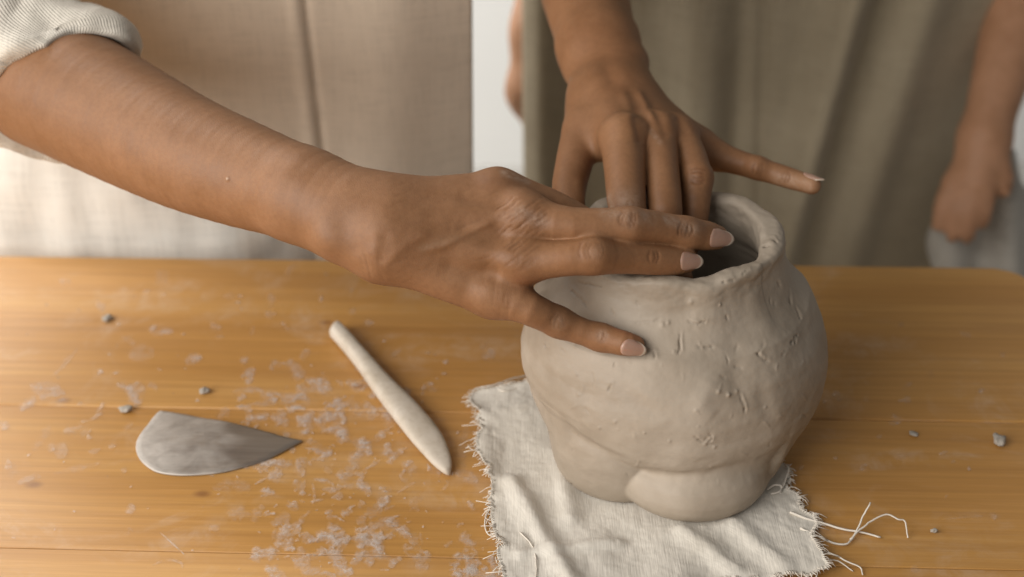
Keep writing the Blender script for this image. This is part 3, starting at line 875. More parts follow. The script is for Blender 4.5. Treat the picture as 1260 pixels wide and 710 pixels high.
def polygonise(sdf_, lo, hi, h, bs=8):
    """sparse surface nets + projection on the field"""
    field = sdf_
    def sdf(q_):
        BOX[0] = q_.min(0); BOX[1] = q_.max(0)
        return field(q_)
    lo = np.asarray(lo, float); hi = np.asarray(hi, float)
    nb = np.ceil((hi - lo) / (h * bs)).astype(int)
    g = np.stack(np.meshgrid(*[np.arange(n) for n in nb], indexing='ij'), -1).reshape(-1, 3)
    cen = (lo + (g + 0.5) * h * bs).astype(np.float32)
    sup = 5                                        # visit blocks in compact super-blocks so far primitives are skipped
    sk = (g[:, 0] // sup) * 1000003 + (g[:, 1] // sup) * 1009 + g[:, 2] // sup
    o_ = np.argsort(sk, kind='stable'); g = g[o_]; cen = cen[o_]; sk = sk[o_]
    cut = np.concatenate([[0], np.nonzero(np.diff(sk))[0] + 1, [len(g)]])
    d = np.concatenate([sdf(cen[a:b]) for a, b in zip(cut[:-1], cut[1:])])
    keep = np.abs(d) < h * bs * 0.87 + 0.0012
    g = g[keep]; sk = sk[keep]
    cut = np.concatenate([[0], np.nonzero(np.diff(sk))[0] + 1, [len(g)]])
    o = np.stack(np.meshgrid(*[np.arange(bs + 1)] * 3, indexing='ij'), -1).reshape(-1, 3)
    vals = []
    for c0, c1 in zip(cut[:-1], cut[1:]):
        idx = g[c0:c1, None, :] * bs + o[None]
        vals.append(sdf((lo + idx.reshape(-1, 3) * h).astype(np.float32)).reshape(-1, bs + 1, bs + 1, bs + 1))
    val = np.concatenate(vals)
    s = val < 0
    corners = [(i, j, k) for i in (0, 1) for j in (0, 1) for k in (0, 1)]
    cs = sum(s[:, i:i + bs, j:j + bs, k:k + bs].astype(np.int8) for i, j, k in corners)
    act = (cs > 0) & (cs < 8)
    bi, ci, cj, ck = np.nonzero(act)
    cv = np.stack([val[bi, ci + i, cj + j, ck + k] for i, j, k in corners], 1)
    co = np.array(corners, float)
    pos = np.zeros((len(bi), 3)); cnt = np.zeros(len(bi))
    for a in range(8):
        for b in range(a + 1, 8):
            if np.abs(co[a] - co[b]).sum() == 1:
                m = (cv[:, a] < 0) != (cv[:, b] < 0)
                t_ = np.where(m, cv[:, a] / (cv[:, a] - cv[:, b] + 1e-12), 0)
                pos += np.where(m[:, None], co[a] + (co[b] - co[a]) * t_[:, None], 0); cnt += m
    cell = g[bi] * bs + np.stack([ci, cj, ck], 1)
    V = lo + (cell + pos / cnt[:, None]) * h
    dim = nb * bs + 3
    key = lambda c: ((c[:, 0] + 1) * dim[1] + c[:, 1] + 1) * dim[2] + c[:, 2] + 1
    kk = key(cell); order = np.argsort(kk); ks = kk[order]
    def find(c):
        q_ = key(c); i = np.clip(np.searchsorted(ks, q_), 0, len(ks) - 1)
        return np.where(ks[i] == q_, order[i], -1)
    faces = []
    s0 = cv[:, 0] < 0
    for ax, ci_ in ((0, 4), (1, 2), (2, 1)):
        s1 = cv[:, ci_] < 0
        m = s0 != s1
        c = cell[m]; e1 = np.zeros(3, int); e2 = np.zeros(3, int); e1[(ax + 1) % 3] = 1; e2[(ax + 2) % 3] = 1
        q_ = np.stack([find(c), find(c - e1), find(c - e1 - e2), find(c - e2)], 1)
        fl = s0[m]
        q_[~fl] = q_[~fl][:, ::-1]
        faces.append(q_[(q_ >= 0).all(1)])
    Fc = np.concatenate(faces)
    vk = sk[bi]; vcut = np.concatenate([[0], np.nonzero(np.diff(vk))[0] + 1, [len(vk)]])
    ev = lambda q_: np.concatenate([sdf(q_[a:b].astype(np.float32)) for a, b in zip(vcut[:-1], vcut[1:])])
    for it in range(2):
        e = h * 0.5
        d0 = ev(V)
        gr = np.stack([ev(V + np.eye(3)[a] * e) - d0 for a in range(3)], 1) / e
        n2 = (gr * gr).sum(1, keepdims=True)
        stp = np.clip(d0[:, None] / np.maximum(n2, .25), -h, h) * gr
        V = V - stp
    nrm = gr / (np.sqrt(n2) + 1e-9)
    return V, Fc, nrm

def J(px, py, d, r): return (P(px, py, d).astype(np.float32), r)

# ---- right arm (reaches in from the left, fingers over the mouth of the vessel)
dp = pot_depth(776, 425) or 0.69
dp2 = pot_depth(740, 412) or 0.69
R_fing = dict(
    index=[J(612, 239, .703, .0112), J(668, 253, .704, .0098), J(722, 280, .708, .0090), J(788, 318, .722, .0076), J(838, 342, .729, .0060)],
    middle=[J(646, 268, .690, .0110), J(705, 277, .684, .0086), J(774, 277, .688, .0086), J(812, 281, .695, .0079), J(845, 287, .702, .0078), J(868, 290, .708, .0074), J(881, 292, .7115, .0062)],
    ring=[J(640, 322, .687, .0106), J(690, 318, .681, .0089), J(731, 315, .681, .0091), J(772, 317, .688, .0079), J(805, 319, .694, .0077), J(830, 320.5, .699, .0073), J(844, 321, .7015, .0061)],
    pinky=[J(608, 360, .692, .0104), J(650, 379, .689, .0084), J(689, 397, dp2 - .0105, .0074), J(714, 407, dp2 - .0095, .0067), J(739, 415, dp2 - .0085, .0066), J(766, 422, dp - .0058, .0063), J(780, 425, dp - .0045, .0053)])
def R_sdf(p):
    # forearm: two bones' worth of section, fuller towards the elbow
    fa = schain(p, [J(-60, 40, .850, .040), J(20, 83, .832, .0395), J(86, 114, .806, .0380), J(160, 153, .781, .0345), J(228, 187, .757, .0310), J(300, 215, .735, .0275), J(376, 241, .712, .0232), J(425, 261, .701, .0195)])
    w1 = chain(p, [J(376, 238, .712, .0175), J(438, 254, .699, .0150), J(478, 264, .697, .0150)], .008)
    w2 = chain(p, [J(376, 248, .709, .0175), J(424, 284, .697, .0138), J(466, 299, .692, .0150)], .008)
    d = smin(fa, smin(w1, w2, .012), .012)
    d = smin(d, ball(p, P(411, 288, .6865), .0085), .010)                      # ulnar head
    mc = None
    for (a, b) in [((484, 258, .697, .0138), (610, 238, .702, .0112)), ((486, 272, .690, .0138), (640, 266, .692, .0108)), ((482, 290, .688, .0138), (636, 320, .689, .0104)), ((476, 308, .690, .0138), (606, 364, .694, .0104))]:
        c = cone(p, P(*a[:3]), P(*b[:3]), a[3], b[3]); mc = c if mc is None else smin(mc, c, .012)
    # palm pads behind
    pad = smin(cone(p, P(490, 268, .706), P(600, 265, .712), .0150, .0125), cone(p, P(490, 292, .704), P(595, 335, .706), .0150, .0125), .014)
    d = smin(smin(d, mc, .016), pad, .012)
    # thumb tucked under the palm
    thb = chain(p, [J(490, 262, .712, .0140), J(545, 292, .728, .0125), J(600, 318, .738, .0098), J(640, 334, .742, .0075)], .004)
    d = smin(d, thb, .008)
    # web between the fingers
    for a, b, r in [((640, 262, .696), (645, 318, .693), .0095), ((640, 318, .694), (616, 356, .697), .0095), ((612, 242, .706), (646, 268, .699), .0105)]:
        d = smin(d, cone(p, P(*a), P(*b), r, r), .006)
    # knuckles
    for x, y, dd, r in [(614, 241, .6965, .0082), (642, 264, .6865, .0072), (634, 318, .6855, .0070), (604, 357, .6910, .0066)]:
        d = smin(d, ball(p, P(x, y, dd), r), .010)
    fg = None
    for nme, ch in R_fing.items():
        c = schain(p, ch, 3)
        fg = c if fg is None else smin(fg, c, .0012)
    # bony joints
    for x, y, dd, r in [(774, 276, .6860, .0074), (731, 313, .6790, .0078), (688, 397, dp2 - .0118, .0063), (844, 287, .7005, .0068), (739, 415, dp2 - .0092, .0058)]:
        fg = smin(fg, ball(p, P(x, y, dd), r), .005)
    return smin(d, fg, .0075)

# ---- left arm (comes down from behind, fingers inside the mouth, little finger out)
L_fing = dict(
    index=[J(768, 174, .772, .0125), J(769, 215, .752, .0108), J(772, 258, .740, .0098), J(778, 295, .748, .0085), J(782, 322, .757, .0068)],
    middle=[J(808, 168, .782, .0112), J(814, 215, .758, .0096), J(818, 258, .744, .0091), J(820, 296, .752, .0078), J(820, 320, .762, .0062)],
    ring=[J(836, 170, .790, .0100), J(848, 190, .778, .0090), J(855, 216, .766, .0090), J(855, 245, .760, .0084), J(852, 280, .760, .0074), J(846, 306, .766, .0060)],
    pinky=[J(860, 184, .802, .0088), J(893, 195, .800, .0076), J(932, 207, .794, .0063), J(968, 218, .787, .0060), J(999, 228, .781, .0050)])
def L_sdf(p):
    fa = schain(p, [J(668, -190, 1.06, .039), J(690, -110, .99, .034), J(713, -30, .92, .0285), J(729, 30, .880, .0253), J(738, 70, .856, .0222)])
    w1 = chain(p, [J(726, 60, .862, .0180), J(735, 100, .840, .0148), J(742, 128, .822, .0140)], .008)
    w2 = chain(p, [J(748, 55, .858, .0180), J(766, 92, .838, .0135), J(776, 120, .824, .0135)], .008)
    d = smin(fa, smin(w1, w2, .012), .012)
    d = smin(d, ball(p, P(778, 76, .8435), .0082), .008)
    mc = None
    for (a, b) in [((738, 120, .822, .0135), (766, 168, .778, .0122)), ((752, 118, .818, .0135), (804, 163, .788, .0110)), ((766, 118, .820, .0132), (830, 168, .797, .0100)), ((776, 122, .826, .0120), (855, 180, .808, .0096))]:
        c = cone(p, P(*a[:3]), P(*b[:3]), a[3], b[3]); mc = c if mc is None else smin(mc, c, .010)
    pad = smin(cone(p, P(744, 124, .838), P(775, 172, .800), .0130, .0110), cone(p, P(768, 127, .840), P(832, 175, .812), .0130, .0105), .014)
    d = smin(smin(d, mc, .014), pad, .012)
    thb = schain(p, [J(730, 126, .828, .0130), J(718, 160, .808, .0118), J(708, 195, .790, .0105), J(700, 235, .772, .0092), J(703, 270, .760, .0072)])
    d = smin(d, thb, .012)
    d = smin(d, cone(p, P(724, 160, .806), P(752, 176, .790), .0110, .0100), .008)     # thumb web
    for a, b, r in [((768, 172, .782), (806, 168, .790), .0105), ((806, 166, .793), (835, 170, .799), .0092), ((835, 168, .800), (862, 178, .808), .0090), ((846, 177, .806), (880, 192, .806), .0074)]:
        d = smin(d, cone(p, P(*a), P(*b), r, r), .006)
    for x, y, dd, r in [(768, 164, .768, .0088), (810, 158, .779, .0074), (833, 160, .788, .0062)]:
        d = smin(d, ball(p, P(x, y, dd), r), .010)
    fg = None
    for nme, ch in L_fing.items():
        c = schain(p, ch, 3); fg = c if fg is None else smin(fg, c, .0010)
    for x, y, dd, r in [(860, 217, .7615, .0072), (932, 206, .790, .0056)]:
        fg = smin(fg, ball(p, P(x, y, dd), r), .005)
    return smin(d, fg, .0065)

def bounds(pts, pad):
    a = np.array(pts); return a.min(0) - pad, a.max(0) + pad
Rpts = [P(-60, 40, .85), P(890, 290, .71), P(777, 424, .69), P(833, 337, .733), P(612, 235, .70), P(608, 362, .69)]
Lpts = [P(668, -190, 1.06), P(690, -110, .99), P(1000, 228, .781), P(782, 322, .757), P(700, 270, .76), P(846, 306, .766), P(784, 74, .84)]
RV, RF, RN = polygonise(R_sdf, *bounds(Rpts, .055), .0008)
LV, LF, LN = polygonise(L_sdf, *bounds(Lpts, .050), .0009)

def sculpt(V, N, strokes, creases, tones, dusts):
    px, py, d = proj(V)
    face = np.clip((N * (CAM - V)).sum(1) / np.linalg.norm(CAM - V, axis=1) * 2.5, 0, 1)
    disp = np.zeros(len(V)); cr = np.zeros(len(V))
    for line, w, a in strokes:
        g, s = brush(px, py, line, w); disp += g * a * face
    for line, w, a in creases:
        ln = np.array(line, float)
        if len(ln) > 2: ln = smooth_line(list(ln), 4 * len(ln))
        g, s = brush(px, py, [tuple(p) for p in ln], w); disp -= g * a * face; cr = np.maximum(cr, g * face * min(1, a / .0004))
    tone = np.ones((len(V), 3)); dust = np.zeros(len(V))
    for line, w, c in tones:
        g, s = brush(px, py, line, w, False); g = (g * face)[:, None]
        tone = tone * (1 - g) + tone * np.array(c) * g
    for line, w, a in dusts:
        g, s = brush(px, py, line, w, False); dust = np.maximum(dust, g * a * face)
    tone = tone * (1 - cr[:, None] * np.array([.22, .26, .28])); dust = dust * (1 - .8 * cr)
    disp += 0.00002 * fbm(V * 350, 41, 2) + 0.00012 * fbm(V * 40, 43, 2)
    return V + N * disp[:, None], tone, dust

def rings(cx, cy, dirx, diry, offs, half, bow, w, a):
    """transverse crease lines across a finger at a joint, given the finger direction in the picture"""
    L = math.hypot(dirx, diry); dx, dy = dirx / L, diry / L; nx, ny = -dy, dx
    out = []
    for o_ in offs:
        x, y = cx + dx * o_, cy + dy * o_
        b = bow * (1 if o_ >= 0 else -1)
        hh = half * random.uniform(.7, 1.0)
        out.append(([(x - nx * hh, y - ny * hh), (x + dx * b + random.gauss(0, .6), y + dy * b), (x + nx * hh, y + ny * hh)], w, a * random.uniform(.6, 1.2)))
    return out
random.seed(3)
Rstrokes = [([(520, 308), (545, 303), (565, 292), (590, 280), (612, 270)], 5, .0010), ([(470, 330), (500, 300), (530, 285)], 6, .0004),   # vein
            ([(500, 262), (560, 258), (620, 258)], 9, .0007), ([(500, 285), (560, 300), (615, 314)], 9, .0006),                               # tendons
            ([(560, 277), (600, 290), (628, 294)], 11, -.0010), ([(540, 325), (590, 338), (618, 340)], 12, -.0014), ([(600, 335), (630, 345)], 12, -.0008),
            ([(560, 240), (600, 250), (630, 250)], 8, -.0008), ([(432, 304), (424, 282)], 16, -.0010), ([(455, 300), (450, 325)], 9, -.0006), ([(475, 292), (470, 318)], 8, -.0005), ([(462, 285), (455, 318)], 7, .0005)]
Rcre = []
Rcre += rings(773, 270, 70, 8, [-8, -4, 0, 3, 7], 11, 3, 1.2, .00050)
Rcre += rings(843, 283, 60, 12, [-6, -2, 2, 6], 10, 2, 1.1, .00045)
Rcre += rings(731, 309, 75, 5, [-15, -8, -3, 3, 8], 12, 4, 1.1, .00022)
Rcre += rings(804, 316, 70, 4, [-4, 0, 4], 9, 2, 1.2, .0004)
Rcre += rings(688, 396, 50, 19, [-7, -3, 1, 5], 9, 2.5, 1.1, .00022)
Rcre += rings(740, 414, 50, 13, [-3, 0, 4], 8, 2, 1.1, .00035)
def wrinkles(n, x0, x1, y0, y1, dx, dy, a0, a1, w=1.15):
    for k in range(n):
        x, y = random.uniform(x0, x1), random.uniform(y0, y1); L = random.uniform(.5, 1.5)
        Rcre.append(([(x - dx * L, y - dy * L), (x + random.gauss(0, 1.2), y + random.gauss(0, 1.2)), (x + dx * L, y + dy * L)], w, random.uniform(a0, a1)))
wrinkles(44, 615, 672, 246, 292, 8, -6, .00008, .00030)        # skin gathered behind the knuckles
wrinkles(5, 646, 666, 260, 278, 7, -5, .0002, .00035)
wrinkles(4, 622, 645, 298, 306, 8, -6, .0002, .00035)
wrinkles(24, 605, 660, 296, 330, 8, -6, .00006, .00025)
wrinkles(14, 590, 635, 345, 385, -1, 9, .00006, .00022)
wrinkles(12, 440, 480, 312, 342, 3, 10, .00005, .00020)
wrinkles(40, 470, 610, 225, 350, 10, -4, .00003, .00012)
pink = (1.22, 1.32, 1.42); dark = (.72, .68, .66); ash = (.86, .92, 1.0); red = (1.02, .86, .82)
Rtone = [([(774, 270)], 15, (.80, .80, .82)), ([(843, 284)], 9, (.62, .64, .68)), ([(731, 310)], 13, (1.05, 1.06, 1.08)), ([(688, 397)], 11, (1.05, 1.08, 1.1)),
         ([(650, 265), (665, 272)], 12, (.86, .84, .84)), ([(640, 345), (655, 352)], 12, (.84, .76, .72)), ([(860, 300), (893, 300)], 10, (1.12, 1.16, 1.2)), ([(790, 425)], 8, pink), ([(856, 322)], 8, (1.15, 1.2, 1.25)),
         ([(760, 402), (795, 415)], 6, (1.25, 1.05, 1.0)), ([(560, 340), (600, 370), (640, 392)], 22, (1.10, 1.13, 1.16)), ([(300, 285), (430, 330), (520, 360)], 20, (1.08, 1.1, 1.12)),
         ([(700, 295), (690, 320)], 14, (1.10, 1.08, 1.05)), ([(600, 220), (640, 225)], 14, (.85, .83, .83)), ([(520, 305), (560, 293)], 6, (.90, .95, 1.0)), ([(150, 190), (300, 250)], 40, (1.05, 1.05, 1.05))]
Rdust = [([(778, 272)], 8, .30), ([(848, 280)], 4, .8), ([(741, 412)], 6, .55), ([(733, 310)], 8, .22), ([(687, 396)], 8, .30), ([(640, 260), (665, 272)], 9, .28), ([(745, 262), (800, 268)], 8, .25), ([(620, 212), (650, 222)], 4, .4),
         ([(280, 220)], 1.6, .9), ([(820, 270), (855, 282)], 6, .35), ([(776, 433)], 3, .7)]
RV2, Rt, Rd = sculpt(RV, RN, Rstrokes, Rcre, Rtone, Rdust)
# raised mole on the forearm
g_, _s = brush(*proj(RV)[:2], [(281, 220)], 2.2); RV2 = RV2 + RN * (g_ * .0009 * ((RN * (CAM - RV)).sum(1) > 0))[:, None]

Lstrokes = [([(784, 112), (806, 150)], 5, .0012), ([(765, 112), (780, 145)], 6, .0008), ([(790, 178), (786, 160), (780, 140)], 6, -.0012), ([(822, 172), (812, 145), (800, 125)], 7, -.0010), ([(845, 165), (830, 145)], 6, -.0008),
            ([(748, 84), (752, 94)], 12, -.0016), ([(800, 172), (795, 150)], 4, .0006)]
Lcre = rings(859, 217, -2, 30, [-8, -4, 0, 4, 7], 11, 2, 1.4, .0006) + rings(932, 208, 60, 18, [-4, 0, 4], 10, 2, 1.3, .0005) + rings(967, 218, 60, 20, [-3, 0, 3], 8, 1.5, 1.2, .0005)
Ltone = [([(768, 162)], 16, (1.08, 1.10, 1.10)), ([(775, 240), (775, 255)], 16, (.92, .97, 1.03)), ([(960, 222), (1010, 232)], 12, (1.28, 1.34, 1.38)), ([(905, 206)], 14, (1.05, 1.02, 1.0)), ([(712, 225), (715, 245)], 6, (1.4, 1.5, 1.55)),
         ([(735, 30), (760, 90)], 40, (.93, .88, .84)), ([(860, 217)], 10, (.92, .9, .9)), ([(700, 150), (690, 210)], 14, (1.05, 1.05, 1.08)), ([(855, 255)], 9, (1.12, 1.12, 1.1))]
Ldust = [([(775, 250)], 14, .35), ([(748, 242), (752, 255)], 6, .4), ([(960, 220), (1000, 230)], 9, .25), ([(800, 160), (812, 175)], 3, .3)]
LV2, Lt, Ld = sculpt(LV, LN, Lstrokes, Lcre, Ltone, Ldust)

# coarse trunk and upper arms, all hidden under clothing
sh_R, sh_L = np.array([-.375, 1.02, .44]), np.array([-.035, 1.08, .46])
el_R, el_L = P(-60, 40, .850), P(668, -190, 1.06)
def A_core(p):
    d = chain(p, [(np.array([-.19, 1.07, -.25]), .12), (np.array([-.19, 1.06, .0]), .105), (np.array([-.195, 1.05, .25]), .11), (np.array([-.20, 1.05, .42]), .09), (np.array([-.20, 1.03, .56]), .045)], .05)
    d = smin(d, chain(p, [(sh_R, .05), (np.array([-.2, 1.05, .45]), .07), (sh_L, .05)], .03), .05)
    d = smin(d, chain(p, [(sh_R, .047), (el_R, .034)], .02), .03)
    d = smin(d, chain(p, [(sh_L, .047), (el_L, .033)], .02), .03)
    for sx in (-.085, .085):
        d = smin(d, chain(p, [(np.array([-.19 + sx, 1.07, -.25]), .085), (np.array([-.19 + sx, 1.05, -.50]), .055), (np.array([-.19 + sx, 1.07, -.70]), .04)], .03), .03)
    return d
CV, CF, CN = polygonise(A_core, (-.46, .75, -.76), (.16, 1.25, .62), .008)
# merge (the joints lie inside the sleeves)
allV = np.vstack([RV2, LV2, CV]); allF = np.vstack([RF, LF + len(RV2), CF + len(RV2) + len(LV2)])
me = mesh('body', allV, allF)
at = me.attributes.new('tone', 'FLOAT_COLOR', 'POINT')
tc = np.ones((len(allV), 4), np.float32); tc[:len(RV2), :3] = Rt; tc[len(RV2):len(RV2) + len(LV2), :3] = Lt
at.data.foreach_set('color', tc.ravel())
at = me.attributes.new('dust', 'FLOAT', 'POINT')
dd_ = np.zeros(len(allV), np.float32); dd_[:len(RV2)] = Rd; dd_[len(RV2):len(RV2) + len(LV2)] = Ld
at.data.foreach_set('value', dd_)
personA = empty('person', (-.19, 1.07, -.75))
tag(personA, 'person in cream shirt and beige apron pinching the vessel rim with both hands', 'person')
obj('body', me, M_skin, personA)

# fingernails
def mat_nail():
    t = NT('nail')
    at = t.node('ShaderNodeAttribute', attribute_name='tip')
    n = t.noise(t.coord('Object'), 350, 3, .6)
    base = t.mix(n, (0.335, 0.195, 0.140), (0.40, 0.245, 0.180))
    base = t.mix(at.outputs['Fac'], base, (0.52, 0.43, 0.34))
    t.set(Base_Color=base, Roughness=0.36)
    t.b.inputs['Subsurface Weight'].default_value = 0.1; t.b.inputs['Subsurface Scale'].default_value = .002
    return t.m
M_nail = mat_nail()
def nail(base, tip, r0, r1, dorsal, halfdeg=50, overhang=.0006):
    base = np.asarray(base, float); tip = np.asarray(tip, float)
    ax = tip - base; Ln = np.linalg.norm(ax); ax /= Ln
    do = np.asarray(dorsal, float); do = do - ax * (do @ ax); do /= np.linalg.norm(do); sd = np.cross(ax, do)
    nu, nv = 17, 15
    vs = []; tips = []
    for lay in (0, 1):
        for i in range(nu):
            u = -1 + 2 * i / (nu - 1)
            for j in range(nv):
                v = j / (nv - 1)
                # rounded cuticle and rounded free edge
                v0 = 0.22 * u * u; v1 = 1 - 0.40 * abs(u) ** 2.3
                vv_ = v0 + (v1 - v0) * v
                r = (r0 + (r1 - r0) * vv_) - .00005 + .0004 * math.sin(math.pi * min(v, .8)) - (.0006 if v < .04 else 0) - (.0009 * max(0, abs(u) - .7) / .3)
                wdt = math.radians(halfdeg) * (0.90 + .10 * math.sin(math.pi * min(1, v + .2)))
                p_ = base + ax * (vv_ * (Ln + overhang)) + (do * math.cos(u * wdt) + sd * math.sin(u * wdt)) * (r - lay * .0006)
                vs.append(p_); tips.append(1.0 if v > .90 else 0.0)
    f = grid_faces(nu, nv); n0_ = nu * nv
    per_ = [i * nv for i in range(nu)] + [(nu - 1) * nv + j for j in range(1, nv)] + [i * nv + nv - 1 for i in range(nu - 2, -1, -1)] + [j for j in range(nv - 2, 0, -1)]
    per_ = np.array(per_); p2_ = np.roll(per_, -1)
    me = mesh('fingernail', np.array(vs), np.vstack([f, f[:, ::-1] + n0_, np.stack([per_, p2_, p2_ + n0_, per_ + n0_], 1)]))
    bm = bmesh.new(); bm.from_mesh(me); bmesh.ops.recalc_face_normals(bm, faces=bm.faces); bm.to_mesh(me); bm.free()
    a_ = me.attributes.new('tip', 'FLOAT', 'POINT'); a_.data.foreach_set('value', np.array(tips, np.float32))
    obj('fingernail', me, M_nail, personA)
tocam = -FWD
nail(P(862, 289.5, .7060), P(893, 293, .7140), .0077, .0060, tocam - UP * .12)
nail(P(827, 320, .6980), P(856, 321.5, .7040), .0075, .0059, tocam - UP * .05)
nail(P(761, 421, dp - .0064), P(791, 427, dp - .0040), .0069, .0056, tocam - UP * .35)
nail(P(985, 223, .784), P(1011, 230.5, .7785), .0056, .0045, UP * 1.0 + tocam * .35 + RIGHT * .2, 48)
#@@CLOTHES
# ------------------------------------------------------------------ clothing
M_apronA = mat_fabric('beige_twill', (0.50, 0.415, 0.325), (0.56, 0.47, 0.375), 700, 0.3)
M_apronB = mat_fabric('olive_canvas', (0.31, 0.255, 0.172), (0.385, 0.322, 0.226), 600, 0.3)
M_shirt = mat_fabric('cream_cotton', (0.66, 0.60, 0.51), (0.72, 0.665, 0.58), 800, 0.3, rib=1.0)
M_tail = mat_fabric('cream_muslin', (0.62, 0.58, 0.52), (0.70, 0.67, 0.61), 500, 0.3, stains=(9, 0.60, 0.45, (0.50, 0.37, 0.25)))
M_greycloth = mat_fabric('grey_linen', (0.40, 0.37, 0.32), (0.47, 0.44, 0.39), 500, 0.3)
M_shirtB = mat_fabric('brown_cotton', (0.10, 0.085, 0.06), (0.13, 0.11, 0.08), 500, 0.3)
M_trouser = mat_fabric('dark_denim', (0.06, 0.065, 0.075), (0.09, 0.095, 0.10), 500, 0.3)

def loft(name, cens, axes_a, axes_b, n, mat, parent, disp=None, rib=None, closed_caps=True, thick=0.0):
    """sections given by centre and two half-axis vectors"""
    m = len(cens); an = np.linspace(0, 2 * math.pi, n, endpoint=False)
    V = np.zeros((n, m, 3))
    for j in range(m):
        V[:, j] = cens[j] + np.cos(an)[:, None] * axes_a[j] + np.sin(an)[:, None] * axes_b[j]
    Fq = grid_faces(n, m, True); v = V.reshape(-1, 3)
    if disp is not None:
        nr = normals_of(v, Fq)
        ctr = np.repeat(np.asarray(cens)[None], n, 0).reshape(-1, 3)
        if (nr * (v - ctr)).sum() < 0: nr = -nr
        v = v + nr * disp(v, np.repeat(an, m), np.tile(np.linspace(0, 1, m), n))[:, None]
    me = mesh(name, v, Fq)
    if rib is not None:
        a_ = me.attributes.new('rib', 'FLOAT_VECTOR', 'POINT')
        rv = np.zeros((len(v), 3), np.float32); rv[:, 0] = rib(np.repeat(an, m), np.tile(np.arange(m), n)); a_.data.foreach_set('vector', rv.ravel())
    bm = bmesh.new(); bm.from_mesh(me); bmesh.ops.recalc_face_normals(bm, faces=bm.faces); bm.to_mesh(me); bm.free()
    o = obj(name, me, mat, parent)
    if thick:
        s = o.modifiers.new('thickness', 'SOLIDIFY'); s.thickness = thick; s.offset = -1
    return o

def body_shell(name, sec, mat, parent, n=72, m=70, disp=None, thick=.003):
    """sec: list of (z, cx, cy, half width, half depth)"""
    s = np.array(sec); zs = np.linspace(s[0, 0], s[-1, 0], m)
    c = [np.array([np.interp(z, s[:, 0], s[:, 1]), np.interp(z, s[:, 0], s[:, 2]), z]) for z in zs]
    a = [np.array([np.interp(z, s[:, 0], s[:, 3]), 0, 0]) for z in zs]; b = [np.array([0, np.interp(z, s[:, 0], s[:, 4]), 0]) for z in zs]
    return loft(name, c, a, b, n, mat, parent, disp, None, True, thick)

# person with both hands on the pot: shirt, trousers, apron, rolled sleeves
wr = lambda sc, am, sd: (lambda v, an, t_: am * fbm(v * sc, sd, 3))
body_shell('shirt', [(-.12, -.185, 1.075, .165, .125), (.0, -.185, 1.07, .150, .112), (.2, -.19, 1.06, .150, .112), (.38, -.20, 1.06, .170, .105), (.47, -.20, 1.06, .17, .085), (.515, -.20, 1.05, .085, .065)], M_shirt, personA, disp=wr(14, .006, 2))
body_shell('trousers', [(-.74, -.19, 1.075, .155, .085), (-.45, -.19, 1.07, .170, .105), (-.2, -.19, 1.075, .178, .128), (-.08, -.185, 1.075, .168, .127)], M_tail, personA, disp=wr(10, .008, 5))

def apron_sheet(name, mat, parent, Xc, Yc, a, b, x0, x1, z0, z1, fold, nx=150, nz=120, th=.0022, ztilt=0.0):
    """cloth hanging on the front of an elliptical trunk; x0/x1 may be functions of z"""
    zs = np.linspace(z0, z1, nz); V = np.zeros((nx, nz, 3)); T = np.zeros((nx, nz))
    for j, z in enumerate(zs):
        l = x0(z) if callable(x0) else x0; r_ = x1(z) if callable(x1) else x1
        xs = np.linspace(l, r_, nx)
        e = np.clip((xs - Xc) / a, -.9995, .9995)
        V[:, j, 0] = xs; V[:, j, 1] = Yc - b * np.sqrt(1 - e * e) + ztilt * z; V[:, j, 2] = z
    v = V.reshape(-1, 3)
    v[:, 1] -= fold(v[:, 0], v[:, 2])
    me = mesh(name, v, grid_faces(nx, nz))
    o = obj(name, me, mat, parent)
    s = o.modifiers.new('thickness', 'SOLIDIFY'); s.thickness = th; s.offset = 0
    return o
def xat(px, py, d): return float(P(px, py, d)[0])
gs = lambda x, c, w: np.exp(-((x - c) / w) ** 2)
xs_seam = lambda z: xat(384, 90, .99) + (0.14 - z) * 0.035
foldA = lambda x, z: 0.004 * fbm(np.stack([x * 9, z * 3, x * 0], -1), 4, 2) + 0.0020 * gs(x, xs_seam(z) - .006, .004) - 0.0035 * gs(x, xs_seam(z) + .001, .0022) + .006 * gs(x, -.075 + .1 * (z - .2), .03)
ap = apron_sheet('apron', M_apronA, personA, -.185, 1.075, .300, .150, -.345, lambda z: xat(581, 100, .985) + (z - .12) * .02, -.42, .40, foldA)
# seam stitched down the apron, and straps
sz = np.linspace(.02, .395, 40)
sp = [np.array([xs_seam(z) + .0015, 1.075 - .150 * math.sqrt(1 - ((xs_seam(z) - -.185) / .300) ** 2) - foldA(np.array([xs_seam(z) + .0015]), np.array([z]))[0] - .0008, z]) for z in sz]
v_, f_ = tube(sp, .0013, 6); obj('seam', mesh('seam', v_, f_), M_apronA, ap)

# muslin gathered over the lap, pale and stained
def tail_disp(v, an, t_): return .010 * fbm(v * np.array([16, 16, 9]), 12, 3) 
cs = [(-.40, 0, .130, .07), (-.20, 0, .145, .075), (-.04, 0, .142, .075), (.01, 0, .132, .072), (.04, 0, .115, .066), (.065, 0, .090, .055), (.080, 0, .055, .036), (.086, 0, .010, .008)]
zt = np.linspace(-.4, .086, 70); s_ = np.array(cs)
loft('lap_cloth', [np.array([-.275 - .35 * max(0, z), .955, z]) for z in zt], [np.array([np.interp(z, s_[:, 0], s_[:, 2]), 0, 0]) for z in zt], [np.array([0, np.interp(z, s_[:, 0], s_[:, 3]), 0]) for z in zt], 110, M_tail, personA, tail_disp)

